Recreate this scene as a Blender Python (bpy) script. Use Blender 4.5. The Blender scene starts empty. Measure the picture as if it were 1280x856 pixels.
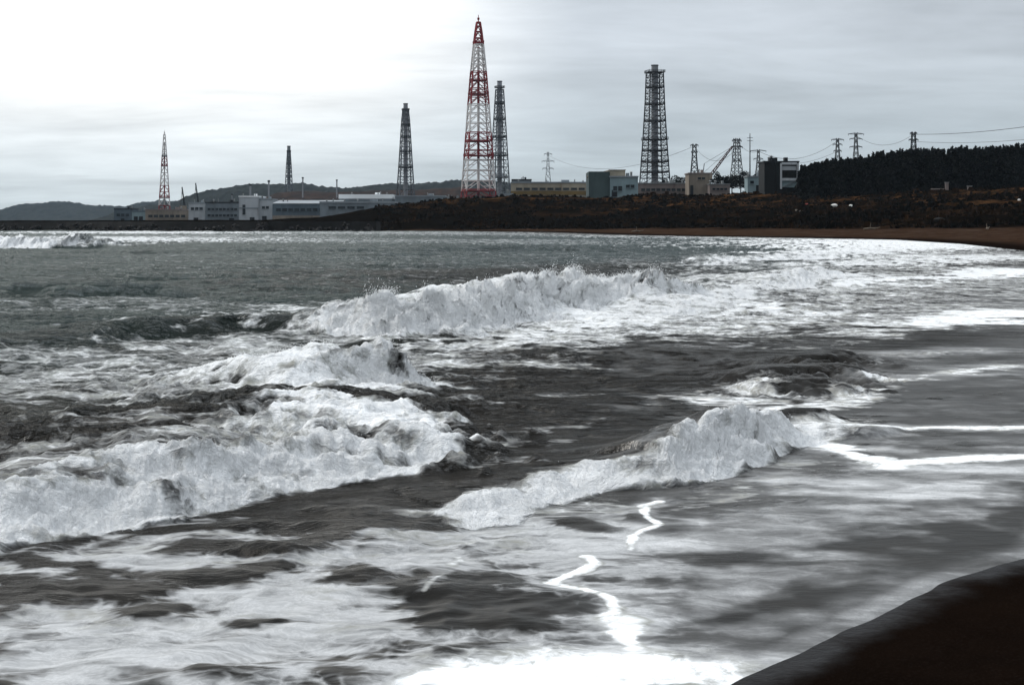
import bpy, math, random
import numpy as np
from mathutils import Vector, Matrix
rng = np.random.default_rng(7)
random.seed(7)
C = bpy.context.scene.collection
R = math.radians

# ------------------------------------------------------------------ survey
# The photograph read as a survey: 50 mm lens, eye 2.5 m above the mean water level.
F, EYE, HZ, CX = 1778.0, 2.5, 279.0, 640.0
def at(px, py, z=0.0):                 # photo pixel -> point on the level z
    d = F * (EYE - z) / (py - HZ)
    return ((px - CX) / F * d, d)
def X_(px, Y): return (px - CX) / F * Y
def Z_(py, Y): return EYE - (py - HZ) * Y / F

# ------------------------------------------------------------------ noise
_perm = np.random.default_rng(3).permutation(512).astype(np.int32)
_ang = np.random.default_rng(4).uniform(0, 2 * np.pi, 512).astype(np.float32)
_gx, _gy = np.cos(_ang), np.sin(_ang)
def gnoise(x, y, seed=0):
    x = np.asarray(x, np.float32); y = np.asarray(y, np.float32)
    xi = np.floor(x).astype(np.int32); yi = np.floor(y).astype(np.int32)
    fx = x - xi; fy = y - yi
    u = fx * fx * fx * (fx * (fx * 6 - 15) + 10); v = fy * fy * fy * (fy * (fy * 6 - 15) + 10)
    def g(ix, iy, dx, dy):
        h = _perm[(_perm[(ix + seed * 57) & 511] + iy) & 511]
        return _gx[h] * dx + _gy[h] * dy
    a = g(xi, yi, fx, fy); b = g(xi + 1, yi, fx - 1, fy)
    c = g(xi, yi + 1, fx, fy - 1); d = g(xi + 1, yi + 1, fx - 1, fy - 1)
    a = a + u * (b - a); c = c + u * (d - c)
    return (a + v * (c - a)) * 1.5
def fbm(x, y, octv=4, seed=0, gain=0.5, ridged=False, billow=False):
    s = 0; amp = 1.0; tot = 0
    for k in range(octv):
        n = gnoise(x * (2.03 ** k) + 13.7 * k, y * (2.03 ** k) - 7.3 * k, seed + k)
        if ridged: n = 1 - 2 * np.abs(n)
        if billow: n = 2 * np.abs(n) - .5
        s = s + amp * n; tot += amp; amp *= gain
    return s / tot
def sst(a, b, x):
    t = np.clip((np.asarray(x) - a) / (b - a), 0, 1); return t * t * (3 - 2 * t)

# ------------------------------------------------------------------ helpers
def tag(o, label=None, cat=None, group=None, kind=None):
    if label: o['label'] = label
    if cat: o['category'] = cat
    if group: o['group'] = group
    if kind: o['kind'] = kind
    return o
def empty(name, loc, rz=0.0):
    o = bpy.data.objects.new(name, None); C.objects.link(o)
    o.location = loc; o.rotation_euler = (0, 0, rz); o.empty_display_size = 1
    return o
class MB:
    """collects boxes, bars and tubes and links them as ONE mesh object"""
    def __init__(s): s.v = []; s.f = []; s.m = []
    def box(s, c, d, rz=0.0, mi=0, taper=1.0):
        x, y, z = d[0] / 2, d[1] / 2, d[2] / 2; n = len(s.v); ca, sa = math.cos(rz), math.sin(rz)
        for sz in (-1, 1):
            k = taper if sz > 0 else 1
            for sx, sy in ((-1, -1), (1, -1), (1, 1), (-1, 1)):
                a, b = sx * x * k, sy * y * k
                s.v.append((c[0] + a * ca - b * sa, c[1] + a * sa + b * ca, c[2] + sz * z))
        for q in ((3, 2, 1, 0), (4, 5, 6, 7), (0, 1, 5, 4), (1, 2, 6, 5), (2, 3, 7, 6), (3, 0, 4, 7)):
            s.f.append(tuple(n + i for i in q)); s.m.append(mi)
        return s
    def bar(s, p, q, r, mi=0, n=4, r2=None):
        p, q = Vector(p), Vector(q); d = (q - p)
        if d.length < 1e-6: return s
        d.normalize(); a = d.orthogonal().normalized(); b = d.cross(a); k = len(s.v)
        r2 = r if r2 is None else r2
        for pt, rr in ((p, r), (q, r2)):
            for i in range(n):
                t = 2 * math.pi * (i + .5) / n
                s.v.append(tuple(pt + (a * math.cos(t) + b * math.sin(t)) * rr))
        for i in range(n):
            j = (i + 1) % n
            s.f.append((k + i, k + j, k + n + j, k + n + i)); s.m.append(mi)
        s.f.append(tuple(k + i for i in reversed(range(n)))); s.m.append(mi)
        s.f.append(tuple(k + n + i for i in range(n))); s.m.append(mi)
        return s
    def path(s, pts, r, mi=0, n=4):
        for a, b in zip(pts[:-1], pts[1:]): s.bar(a, b, r, mi, n)
        return s
    def build(s, name, mats, parent=None, smooth=False):
        me = bpy.data.meshes.new(name); me.from_pydata(s.v, [], s.f)
        if not isinstance(mats, (list, tuple)): mats = [mats]
        for m in mats: me.materials.append(m)
        if len(mats) > 1: me.polygons.foreach_set('material_index', s.m)
        if smooth: me.polygons.foreach_set('use_smooth', [True] * len(s.f))
        me.update()
        o = bpy.data.objects.new(name, me); C.objects.link(o)
        if parent: o.parent = parent
        return o
def np_mesh(name, co, faces, mat, parent=None, smooth=True, attrs=None):
    me = bpy.data.meshes.new(name); nv, nf, k = len(co), len(faces), faces.shape[1]
    me.vertices.add(nv); me.vertices.foreach_set('co', np.ascontiguousarray(co, np.float32).ravel())
    me.loops.add(nf * k); me.loops.foreach_set('vertex_index', np.ascontiguousarray(faces, np.int32).ravel())
    me.polygons.add(nf); me.polygons.foreach_set('loop_start', np.arange(0, nf * k, k, dtype=np.int32))
    me.polygons.foreach_set('use_smooth', np.full(nf, smooth, bool))
    me.update(calc_edges=True)
    for an, av in (attrs or {}).items():
        a = me.attributes.new(an, 'FLOAT', 'POINT'); a.data.foreach_set('value', np.ascontiguousarray(av, np.float32).ravel())
    me.materials.append(mat)
    o = bpy.data.objects.new(name, me); C.objects.link(o)
    if parent: o.parent = parent
    return o
def grid_faces(nr, nc):
    i = np.arange(nr * nc, dtype=np.int32).reshape(nr, nc)
    return np.stack([i[:-1, :-1], i[:-1, 1:], i[1:, 1:], i[1:, :-1]], -1).reshape(-1, 4)

# ------------------------------------------------------------------ node helper
class NT:
    def __init__(s, tree): s.t = tree; s.n = tree.nodes; s.l = tree.links
    def add(s, typ, **kw):
        n = s.n.new(typ)
        ins = kw.pop('ins', {})
        for k, v in kw.items(): setattr(n, k, v)
        for k, v in ins.items(): s.set(n, k, v)
        return n
    def set(s, n, k, v):
        if isinstance(v, bpy.types.NodeSocket): s.l.new(v, n.inputs[k])
        else: n.inputs[k].default_value = v
    def math(s, op, a, b=0.0, c=0.0, clamp=False):
        n = s.add('ShaderNodeMath', operation=op, use_clamp=clamp)
        s.set(n, 0, a); s.set(n, 1, b); s.set(n, 2, c); return n.outputs[0]
    def vmath(s, op, a, b=(0, 0, 0)):
        n = s.add('ShaderNodeVectorMath', operation=op); s.set(n, 0, a); s.set(n, 1, b)
        return n.outputs['Value'] if op in ('DOT_PRODUCT', 'LENGTH') else n.outputs[0]
    def mix(s, f, a, b):
        n = s.add('ShaderNodeMix', data_type='RGBA'); s.set(n, 0, f)
        for k, v in ((6, a), (7, b)):
            s.set(n, k, v if isinstance(v, bpy.types.NodeSocket) else (*v, 1))
        return n.outputs[2]
    def step(s, x, a, b, lo=0.0, hi=1.0):
        n = s.add('ShaderNodeMapRange', interpolation_type='SMOOTHSTEP'); s.set(n, 0, x)
        for k, v in zip((1, 2, 3, 4), (a, b, lo, hi)): s.set(n, k, v)
        return n.outputs[0]
    def noise(s, vec, scale, detail=4, rough=.55, dist=0.0, w=None):
        n = s.add('ShaderNodeTexNoise'); s.set(n, 'Vector', vec)
        s.set(n, 'Scale', scale); s.set(n, 'Detail', detail); s.set(n, 'Roughness', rough); s.set(n, 'Distortion', dist)
        return n.outputs[0]
    def mapping(s, vec, sc=(1, 1, 1), rot=(0, 0, 0), loc=(0, 0, 0)):
        n = s.add('ShaderNodeMapping'); s.set(n, 'Vector', vec); s.set(n, 'Scale', sc); s.set(n, 'Rotation', rot); s.set(n, 'Location', loc)
        return n.outputs[0]
    def attr(s, name): return s.add('ShaderNodeAttribute', attribute_name=name).outputs['Fac']
def new_mat(name):
    m = bpy.data.materials.new(name); m.use_nodes = True
    t = NT(m.node_tree); b = m.node_tree.nodes['Principled BSDF']
    return m, t, b
def plain(name, col, rough=.7, var=.35, scale=.4, metal=0.0, stain=None):
    """painted or bare surface with weathering blotches"""
    m, t, b = new_mat(name)
    co = t.add('ShaderNodeTexCoord').outputs['Object']
    n = t.noise(t.mapping(co, (1, 1, .35)), scale, 5, .6)
    dark = tuple(c * (1 - var) for c in col); lite = tuple(min(1, c * (1 + var * .5)) for c in col)
    c = t.mix(t.step(n, .35, .68), dark, lite)
    if stain:
        c = t.mix(t.math('MULTIPLY', t.step(t.noise(t.mapping(co, (1, 1, .15)), scale * 2.5, 6, .65), .55, .72), .6), c, stain)
    t.set(b, 'Base Color', c); b.inputs['Roughness'].default_value = rough; b.inputs['Metallic'].default_value = metal; b.inputs['Specular IOR Level'].default_value = .18
    return m

# ------------------------------------------------------------------ coast plan
SHORE = [(-3.5, -60), (-2.2, -6), (-1.2, 2.0), at(700, 950), at(880, 856), at(1000, 806), at(1130, 748), at(1195, 718), at(1290, 690),
         (6.0, 14.5), (9.2, 20), (17.5, 38), (30, 70), (44, 110), at(1272, 313), at(1200, 305), at(1120, 300),
         at(1000, 297.5), at(880, 296), at(770, 293.5), at(690, 290.5), at(600, 289.2), at(480, 288.6),
         at(330, 288.3), at(200, 287.8), at(90, 286.8), at(-60, 286), (-420, 700), (-900, 1100), (-4000, 4000), (-30000, 30000)]
LANDP = np.array(SHORE + [(40000, 40000), (40000, -60)], np.float64)
SH = np.array(SHORE, np.float64)
def inside(poly, x, y):
    r = np.zeros(x.shape, bool); n = len(poly)
    for i in range(n):
        x1, y1 = poly[i]; x2, y2 = poly[(i + 1) % n]
        if y1 == y2: continue
        c = ((y1 > y) != (y2 > y)) & (x < (x2 - x1) * (y - y1) / (y2 - y1) + x1)
        r ^= c
    return r
def poly_dist(P, x, y):
    """distance to a polyline, plus index+parameter of the nearest spot and signed side"""
    best = np.full(x.shape, 1e18); par = np.zeros(x.shape); side = np.zeros(x.shape)
    for i in range(len(P) - 1):
        ax, ay = P[i]; bx, by = P[i + 1]; dx, dy = bx - ax, by - ay; L = dx * dx + dy * dy + 1e-12
        t = np.clip(((x - ax) * dx + (y - ay) * dy) / L, 0, 1)
        ex, ey = x - (ax + t * dx), y - (ay + t * dy); d2 = ex * ex + ey * ey
        m = d2 < best
        best = np.where(m, d2, best); par = np.where(m, i + t, par)
        side = np.where(m, np.sign(dx * (y - ay) - dy * (x - ax)), side)
    return np.sqrt(best), par, side
def inland(x, y):
    d, _, _ = poly_dist(SH, x, y)
    w_ = .07 * gnoise(x * .5, y * .5, 300) + .03 * gnoise(x * 2.6, y * 2.6, 301) + np.clip(d / 40, 0, 1) * 0
    return np.where(inside(LANDP, x, y), d, -d) + w_ * np.clip(1 - d / 15, 0, 1)
def land_height(x, y, fine=True):
    x = np.asarray(x, np.float64); y = np.asarray(y, np.float64)
    s = inland(x, y)
    wob = fbm(x * .012, y * .012, 3, 21) * 18 * sst(30, 90, s)
    px = CX + F * x / np.maximum(y, 1)
    plate = np.interp(px, [330, 400, 440, 480, 560, 640, 1000, 1300], [3.6, 4.5, 6.5, 9, 12, 13.2, 13.6, 13.2])
    foot = np.interp(px, [300, 480, 700, 900, 1280], [2, 6, 18, 32, 45])
    topd = np.interp(px, [300, 480, 700, 1280], [14, 120, 170, 190])
    beach = np.minimum(s, foot) * .035
    t = np.clip((s + wob - foot) / np.maximum(topd - foot, 1), 0, 1)
    rise = (t * t * (3 - 2 * t)) ** .8
    h = np.where(s > 0, beach + (plate - foot * .035) * rise, np.maximum(s * .06, -4))
    if fine:
        amp = np.where(s > 0, sst(foot * .8, foot * 1.8, s), 0) * np.interp(px, [330, 480], [.15, 1])
        h = h + amp * (fbm(x * .035, y * .035, 4, 5) * 2.3 + fbm(x * .22, y * .22, 3, 9, ridged=True) * .35)
        h = h + sst(0, 3, s) * (1 - amp) * fbm(x * .5, y * .5, 3, 11) * .03 * np.clip(s / 10, .3, 3)
    far = sst(900, 2500, y)
    return h * (1 - far) + far * np.where(s > 0, 6.0, -4)
def lh(x, y): return float(land_height(np.array([x]), np.array([y]))[0])
def land_at(px, py, lo=60, hi=1500):
    Y = np.linspace(lo, hi, 3000); x = (px - CX) / F * Y
    z = land_height(x, Y); ray = EYE - (py - HZ) * Y / F
    ok = (z >= ray) & (inland(x, Y) > 0)
    k = np.argmax(ok) if ok.any() else np.argmax(np.where((Y > 150) & (Y < 470), (z - EYE) / Y, -9))
    return float(x[k]), float(Y[k]), float(z[k])

# ------------------------------------------------------------------ terrain
m, t, b = new_mat('dark_sand_and_scrub')
co = t.add('ShaderNodeTexCoord').outputs['Object']
s_in, scr = t.attr('inland'), t.attr('scrub')
n1 = t.noise(co, .09, 6, .62); n2 = t.noise(co, .8, 5, .65); n3 = t.noise(co, 26, 6, .75)
sand = t.mix(t.step(n2, .35, .7), (.022, .0125, .0078), (.046, .026, .016))
sand = t.mix(t.step(t.noise(t.mapping(co, (.3, 1, 1), (0, 0, R(20))), .5, 5, .6), .52, .7), sand, (.070, .050, .038))
sand = t.mix(t.math('MULTIPLY', t.step(n3, .5, .75), .35), sand, (.035, .026, .02))
wet = t.step(s_in, 9, 2)
sand = t.mix(t.math('MULTIPLY', wet, .9), sand, t.mix(t.step(t.noise(co, 60, 5, .8), .45, .75), (.002, .0014, .0012), (.0095, .0072, .006)))
grass = t.mix(t.step(n2, .42, .62), (.002, .0017, .0013), (.006, .004, .0024))
tan = t.mix(t.step(n2, .3, .7), (.018, .010, .0045), (.095, .046, .019))
grass = t.mix(t.math('MULTIPLY', t.step(n1, .45, .62), t.attr('tan')), grass, tan)
t.set(b, 'Base Color', t.mix(scr, sand, grass))
sheen = t.step(t.math('ADD', s_in, t.math('MULTIPLY', t.math('SUBTRACT', n2, .5), 1.2)), .42, .0)
t.set(b, 'Roughness', t.math('SUBTRACT', .9, t.math('MULTIPLY', sheen, .55))); t.set(b, 'Specular IOR Level', t.math('MULTIPLY', sheen, .06))
bp = t.add('ShaderNodeBump', ins={'Strength': .6, 'Distance': .03, 'Height': t.noise(co, 9, 6, .7)}); t.set(b, 'Normal', bp.outputs[0])
M_LAND = m
tn = np.concatenate([np.linspace(-1.7, -.5, 60)[:-1], np.linspace(-.5, .5, 620), np.linspace(.5, 1.7, 80)[1:]])
rr = np.concatenate([np.linspace(6, 40, 40)[:-1], np.linspace(40, 58, 200)[:-1], np.linspace(58, 60, 6)[:-1], np.geomspace(60, 260, 110)[:-1], np.geomspace(260, 900, 330)[:-1], np.geomspace(900, 9000, 50)])
TX, TY = (rr[:, None] * tn[None, :]), (rr[:, None] - 40 + 0 * tn[None, :])
tx, ty = TX.ravel(), TY.ravel()
tz = land_height(tx, ty); ts = inland(tx, ty)
foot = np.interp(CX + F * tx / np.maximum(ty, 1), [300, 480, 700, 900, 1280], [2, 6, 18, 32, 45])
scrub = sst(.9, 1.25, (ts + fbm(tx * .05, ty * .05, 4, 31) * 14) / foot) * np.where(ty > 60, 1, 0)
tan_a = sst(.32, .85, ts / 190 + .45 * fbm(tx * .02, ty * .02, 4, 41))
o = np_mesh('ground', np.stack([tx, ty, tz], -1), grid_faces(len(rr), len(tn)), M_LAND,
            attrs={'inland': ts, 'scrub': scrub, 'tan': tan_a})
tag(o, kind='structure')

# ------------------------------------------------------------------ sea
m, t, b = new_mat('sea_water_and_foam')
co = t.add('ShaderNodeTexCoord').outputs['Object']
foam_a, film_a, murk_a, calm_a, body_a = t.attr('foam'), t.attr('film'), t.attr('murk'), t.attr('calm'), t.attr('body')
wv_ = t.add('ShaderNodeTexNoise', ins={'Vector': co, 'Scale': .9, 'Detail': 5}).outputs['Color']
warp = t.vmath('ADD', co, t.vmath('MULTIPLY', t.vmath('SUBTRACT', wv_, (.5, .5, .5)), (1.1, .8, .3)))
strk = t.mapping(warp, (.42, 1, .8), (0, 0, R(-12)))
na = t.noise(strk, 1.3, 9, .64, .5)
nb = t.noise(t.mapping(warp, (.6, 1, 1), (0, 0, R(-12)), (5, 3, 2)), 5.5, 7, .66, .5)
vo = t.add('ShaderNodeTexVoronoi', feature='DISTANCE_TO_EDGE', ins={'Vector': t.mapping(warp, (.55, 1, 1), (0, 0, R(-12))), 'Scale': 2.6}).outputs[0]
vo2 = t.add('ShaderNodeTexVoronoi', feature='DISTANCE_TO_EDGE', ins={'Vector': t.mapping(warp, (.6, 1, 1), (0, 0, R(8)), (3, 1, 0)), 'Scale': 7.0}).outputs[0]
lace = t.math('ADD', t.step(vo, .16, .0, 0, .6), t.step(vo2, .16, .0, 0, .4))
nf = t.math('ADD', t.math('MULTIPLY', na, .66), t.math('MULTIPLY', nb, .34))
nf = t.math('ADD', t.math('MULTIPLY', t.math('SUBTRACT', nf, .5), 2.8), t.math('MULTIPLY', t.math('SUBTRACT', lace, .3), .38))
fo = t.math('ADD', foam_a, t.math('MULTIPLY', nf, t.step(foam_a, 0, .35, .05, .66)))
fo = t.step(fo, .36, .86)
fn = t.noise(t.mapping(warp, (.38, 1, 1), (0, 0, R(-6))), 1.5, 8, .62, .6)
fn2 = t.noise(t.mapping(warp, (.5, 1, 1), (0, 0, R(10)), (4, 4, 0)), 5, 7, .65, .6)
fmix = t.math('ADD', t.math('MULTIPLY', fn, .62), t.math('ADD', t.math('MULTIPLY', fn2, .30), t.math('MULTIPLY', t.math('SUBTRACT', lace, .05), .16)))
soft = t.math('MULTIPLY', t.step(t.math('ADD', film_a, t.math('MULTIPLY', t.math('SUBTRACT', fmix, .5), t.step(film_a, 0, .3, 0, 3.0))), .16, .95), t.step(film_a, 0, .08, 0, .86), clamp=True)
sx = t.add('ShaderNodeSeparateXYZ', ins={0: co}).outputs[0]
wash = t.math('MULTIPLY', t.step(sx, .2, 1.6), calm_a)
ws = t.noise(t.mapping(warp, (.22, 1, 1), (0, 0, R(-38))), 1.1, 7, .58, .4)
milk = t.math('MULTIPLY', film_a, t.step(ws, .34, .70, .25, 1.9), clamp=True)
soft = t.math('ADD', t.math('MULTIPLY', soft, t.math('SUBTRACT', 1.0, t.math('MULTIPLY', wash, .8))), t.math('MULTIPLY', milk, wash), clamp=True)
fac = t.math('MAXIMUM', fo, soft)
deep = t.mix(t.step(t.noise(co, .35, 4), .35, .7), (.004, .0115, .0100), (.009, .020, .0175))
murky = t.mix(t.step(t.noise(co, 1.2, 5, .6), .35, .7), (.004, .0034, .0024), (.011, .0092, .007))
wat = t.mix(murk_a, deep, murky)
# foam colour noise: aerated water's own tone, with its grey green shadows painted in
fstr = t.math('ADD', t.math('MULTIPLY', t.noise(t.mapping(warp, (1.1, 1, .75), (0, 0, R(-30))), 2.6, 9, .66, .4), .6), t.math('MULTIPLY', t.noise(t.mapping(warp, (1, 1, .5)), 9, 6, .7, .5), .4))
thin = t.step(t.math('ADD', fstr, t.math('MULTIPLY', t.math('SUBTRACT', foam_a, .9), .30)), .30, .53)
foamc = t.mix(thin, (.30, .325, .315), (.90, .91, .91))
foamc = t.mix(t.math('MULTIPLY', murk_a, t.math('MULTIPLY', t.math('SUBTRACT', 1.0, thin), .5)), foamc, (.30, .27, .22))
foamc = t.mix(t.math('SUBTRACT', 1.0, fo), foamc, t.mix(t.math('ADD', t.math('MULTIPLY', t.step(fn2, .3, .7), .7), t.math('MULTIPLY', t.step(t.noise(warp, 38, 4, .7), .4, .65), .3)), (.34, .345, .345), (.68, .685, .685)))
rip = t.add('ShaderNodeMath', operation='ADD')
w1 = t.noise(t.mapping(co, (.5, 1.25, 1)), 2.0, 7, .62, .5); w2 = t.noise(t.mapping(co, (.6, 1.2, 1), (0, 0, R(25))), 9, 4, .6)
hgt = t.math('ADD', t.math('MULTIPLY', w1, .36), t.math('MULTIPLY', w2, .05))
hgt = t.math('MULTIPLY', hgt, t.math('SUBTRACT', 1.0, t.math('MULTIPLY', calm_a, .965)))
hgt = t.math('ADD', hgt, t.math('MULTIPLY', t.math('MULTIPLY', fo, body_a), t.math('MULTIPLY', t.math('ADD', fstr, t.math('MULTIPLY', t.noise(t.mapping(warp, (1, 1, .6)), 22, 5, .75, .4), .35)), .17)))
bp = t.add('ShaderNodeBump', ins={'Strength': .9, 'Distance': 1.0, 'Height': hgt})
nt = m.node_tree; nt.nodes.remove(b)
dw = t.add('ShaderNodeBsdfDiffuse', ins={'Color': wat, 'Normal': bp.outputs[0]})
gw = t.add('ShaderNodeBsdfGlossy', ins={'Color': t.mix(murk_a, (.95, 1, .985), (1, .98, .945)), 'Roughness': t.math('ADD', .12, t.math('MULTIPLY', calm_a, .16)), 'Normal': bp.outputs[0]})
fr = t.add('ShaderNodeFresnel', ins={'IOR': 1.333, 'Normal': bp.outputs[0]})
mw = t.add('ShaderNodeMixShader', ins={0: t.math('MULTIPLY', fr.outputs[0], t.math('SUBTRACT', .56, t.math('MULTIPLY', murk_a, .17))), 1: dw.outputs[0], 2: gw.outputs[0]})
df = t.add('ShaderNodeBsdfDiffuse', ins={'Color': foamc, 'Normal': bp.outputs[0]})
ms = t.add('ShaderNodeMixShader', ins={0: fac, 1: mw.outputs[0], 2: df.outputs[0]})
nt.links.new(ms.outputs[0], nt.nodes['Material Output'].inputs[0])
M_SEA = m

O = -2.0
tn = np.concatenate([np.linspace(-1.6, -.48, 60)[:-1], np.linspace(-.48, .48, 1240), np.linspace(.48, 1.6, 60)[1:]])
def gs(a, bb, st): return np.geomspace(a, bb, int(math.log(bb / a) / st))
rr = np.concatenate([gs(3.5, 10, .009)[:-1], gs(10, 48, .0026)[:-1], gs(48, 420, .0058)[:-1], gs(420, 9000, .05)])
GX, GY = rr[:, None] * tn[None, :], rr[:, None] + O + 0 * tn[None, :]
x, y = GX.ravel(), GY.ravel()
d = np.maximum(y, 1.0)
s = inland(x, y)
off = np.maximum(-s, 0)                                   # metres out from the swash edge
# ---- breakers: toe line (pixels of the photo), height, foam; seaward is beyond the line
WAVES = [  # (points (px, py, h, foam), front length, back length, lean, clump, trail)
 ([(-60, 452, .18, 0), (60, 447, .25, 0), (160, 440, .33, 0), (250, 431, .45, 0), (330, 428, .75, .12), (385, 430, .95, .62), (430, 432, 1.0, 1.1), (480, 432, 1.02, 1.2), (550, 430, .98, 1.15),
   (610, 418, 1.0, 1.1), (650, 405, 1.08, .95), (690, 396, 1.2, .85), (745, 389, 1.2, .95), (770, 386, .75, 1), (788, 387, .25, .8), (805, 388, .06, .5), (830, 390, 0, .3)], 1.5, 3.0, .55, .30, 1.8),
 ([(345, 506, .1, 0), (400, 500, .36, .3), (440, 497, .52, .8), (490, 494, .62, 1), (530, 490, .58, 1), (558, 483, .22, 1), (580, 476, .03, .9), (600, 472, 0, 0)], .8, 1.7, .30, .26, .9),
 ([(-90, 716, .4, 1), (0, 692, .38, 1), (90, 670, .36, 1), (180, 652, .40, 1), (280, 636, .50, 1), (380, 618, .46, 1), (460, 602, .26, 1), (515, 586, .12, 1), (540, 576, .03, .8), (560, 570, 0, 0)], 1.0, 2.6, .30, .22, 2.6),
 ([(440, 672, .03, .1), (500, 664, .06, .6), (560, 662, .07, .95), (620, 660, .09, 1), (680, 634, .11, 1), (740, 616, .15, 1), (800, 610, .22, 1), (860, 605, .34, 1), (920, 592, .58, 1),
   (960, 578, .62, 1), (1000, 563, .44, 1), (1035, 553, .14, .8), (1065, 556, 0, 0)], .55, .9, .22, .24, .05),
 ([(800, 402, .06, .4), (860, 394, .14, .8), (920, 380, .20, .9), (990, 364, .30, 1), (1050, 352, .34, 1), (1100, 346, .15, .9), (1150, 342, 0, .4)], 1.6, 3.0, .4, .18, 2.5),
 ([(-80, 313, .8, 1), (0, 312, .9, 1), (60, 311.5, 1.05, 1), (105, 311, 1.25, .7), (135, 311, 1.3, .25), (160, 309.5, .8, .9), (185, 309, .3, .5), (215, 308, 0, 0)], 4.5, 7, 1.5, .3, 6),
 ([(560, 318, 0, 0), (620, 316, .35, .2), (680, 315, .3, .1), (760, 317, 0, 0)], 5, 8, 1, .1, 0),
 ([(250, 322, 0, 0), (330, 320, .45, 0), (420, 318, .35, .1), (500, 319, 0, 0)], 5, 8, 1, .1, 0),
 ([(690, 343, 0, 0), (780, 341, .25, .2), (880, 336, .35, .6), (960, 330, .4, .9), (1030, 324, .3, .9), (1100, 318, .1, .8), (1160, 312, 0, .4)], 2.5, 5, .5, .15, 2),
 ([(-60, 372, .0, 0), (40, 370, .3, 0), (140, 372, .35, 0), (240, 368, .2, 0), (330, 360, .0, 0)], 2.5, 5, .5, .1, 0),
]
z = np.zeros_like(x); ddx = np.zeros_like(x); ddy = np.zeros_like(x); foam = np.zeros_like(x); body = np.zeros_like(x); lump = np.zeros_like(x)
wx = fbm(x * .55, y * .55, 3, 51); wy = fbm(x * .55, y * .55, 3, 61)
vx = fbm(x * 1.7, y * 2.2, 4, 55); vy = fbm(x * 1.7, y * 2.2, 4, 65)
crests = []
for wi, (pts, Lf, Lb, lean, clump, trail) in enumerate(WAVES):
    P = np.array([at(p[0], p[1]) for p in pts]); hh = np.array([p[2] for p in pts]); ff = np.array([p[3] for p in pts])
    lo, hi = P.min(0) - 4 * Lb - 3, P.max(0) + 4 * Lb + 3
    k = np.where((x > lo[0]) & (x < hi[0]) & (y > lo[1]) & (y < hi[1]))[0]
    wob = .55 * Lf
    xx, yy = x[k] + wx[k] * wob, y[k] + wy[k] * wob
    dist, par, side = poly_dist(P, xx, yy)
    q = dist * side
    ends = sst(0, .6, par) * sst(0, .6, len(P) - 1 - par)
    h = np.interp(par, np.arange(len(P)), hh); fw = np.interp(par, np.arange(len(P)), ff)
    hv = h * ((.80, .95, .86, .82)[wi] if wi < 4 else 1) * (1 + (.26, .35, .4, .25, .4)[min(wi, 4)] * fbm(x[k] * .7 / Lf, y[k] * .45 / Lf, 4, 71))
    pr = np.where(q < Lf, sst(-.1 * Lf, Lf, q), np.exp(-((q - Lf) / Lb) ** 2)) * ends
    z[k] += hv * pr
    nx, ny = -(P[-1] - P[0])[1], (P[-1] - P[0])[0]; L = math.hypot(nx, ny); nx, ny = nx / L, ny / L
    ddx[k] -= nx * lean * pr ** 2 * h; ddy[k] -= ny * lean * pr ** 2 * h
    face = sst(-.35 * Lf, .05 * Lf, q) * (1 - sst(Lf * 1.0, Lf * 1.5, q)) * ends
    behind = sst(Lf * .5, Lf, q) * (1 - sst(Lf * 1.2, Lf * 1.3 + trail, q)) * ends * (.62 if trail > .3 else 0)
    foam[k] = np.maximum(foam[k], np.maximum(face * fw * ((1.26, 1.12, 1.06, 1.12, 1.05)[min(wi, 4)] - .26 * sst(.3 * Lf, 1.2 * Lf, q) + (.75, .4, .95, .6, .9)[min(wi, 4)] * fbm(x[k] * 1.1, y[k] * 1.6, 4, 75, .55)), behind * fw))
    lump[k] = np.maximum(lump[k], face * np.clip(fw, 0, 1) * clump * (h ** .7 + .12))
    body[k] = np.maximum(body[k], face * fw)
    crests.append((P, hh, ff, Lf, nx, ny, lean))
# ---- strokes of foam, film, mound and clear water, each a soft line on the plan; radii from photo rows
def stroke(pts, r, soft=.6, warp=.8):
    P = np.array([at(p[0], p[1]) for p in pts])
    if len(P) == 1: P = np.vstack([P, P + 1e-3])
    rm = np.array([r * at(p[0], p[1])[1] ** 2 / 4445 for p in pts]); rm = np.pad(rm, (0, len(P) - len(rm)), mode='edge')
    R_ = rm.max() * 2.2
    lo, hi = P.min(0) - R_, P.max(0) + R_
    k = np.where((x > lo[0]) & (x < hi[0]) & (y > lo[1]) & (y < hi[1]))[0]
    a = rm.mean()
    dist, par, _ = poly_dist(P, x[k] + (wx[k] + .9 * vx[k]) * warp * a, y[k] + (wy[k] + .9 * vy[k]) * warp * a)
    rad = np.interp(par, np.arange(len(P)), rm)
    return k, 1 - sst(1 - soft, 1 + soft, dist / (rad * (1 + .55 * np.clip(vy[k] * 1.6, -.8, 1))))
def paint(field, pts, r, v, soft=.6, warp=.8, mode='max'):
    k, w = stroke(pts, r, soft, warp)
    if mode == 'max': field[k] = np.maximum(field[k], w * v)
    elif mode == 'add': field[k] += w * v
    else: field[k] = field[k] * (1 - w) + v * w
film = np.zeros_like(x); murk = np.zeros_like(x)
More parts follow.
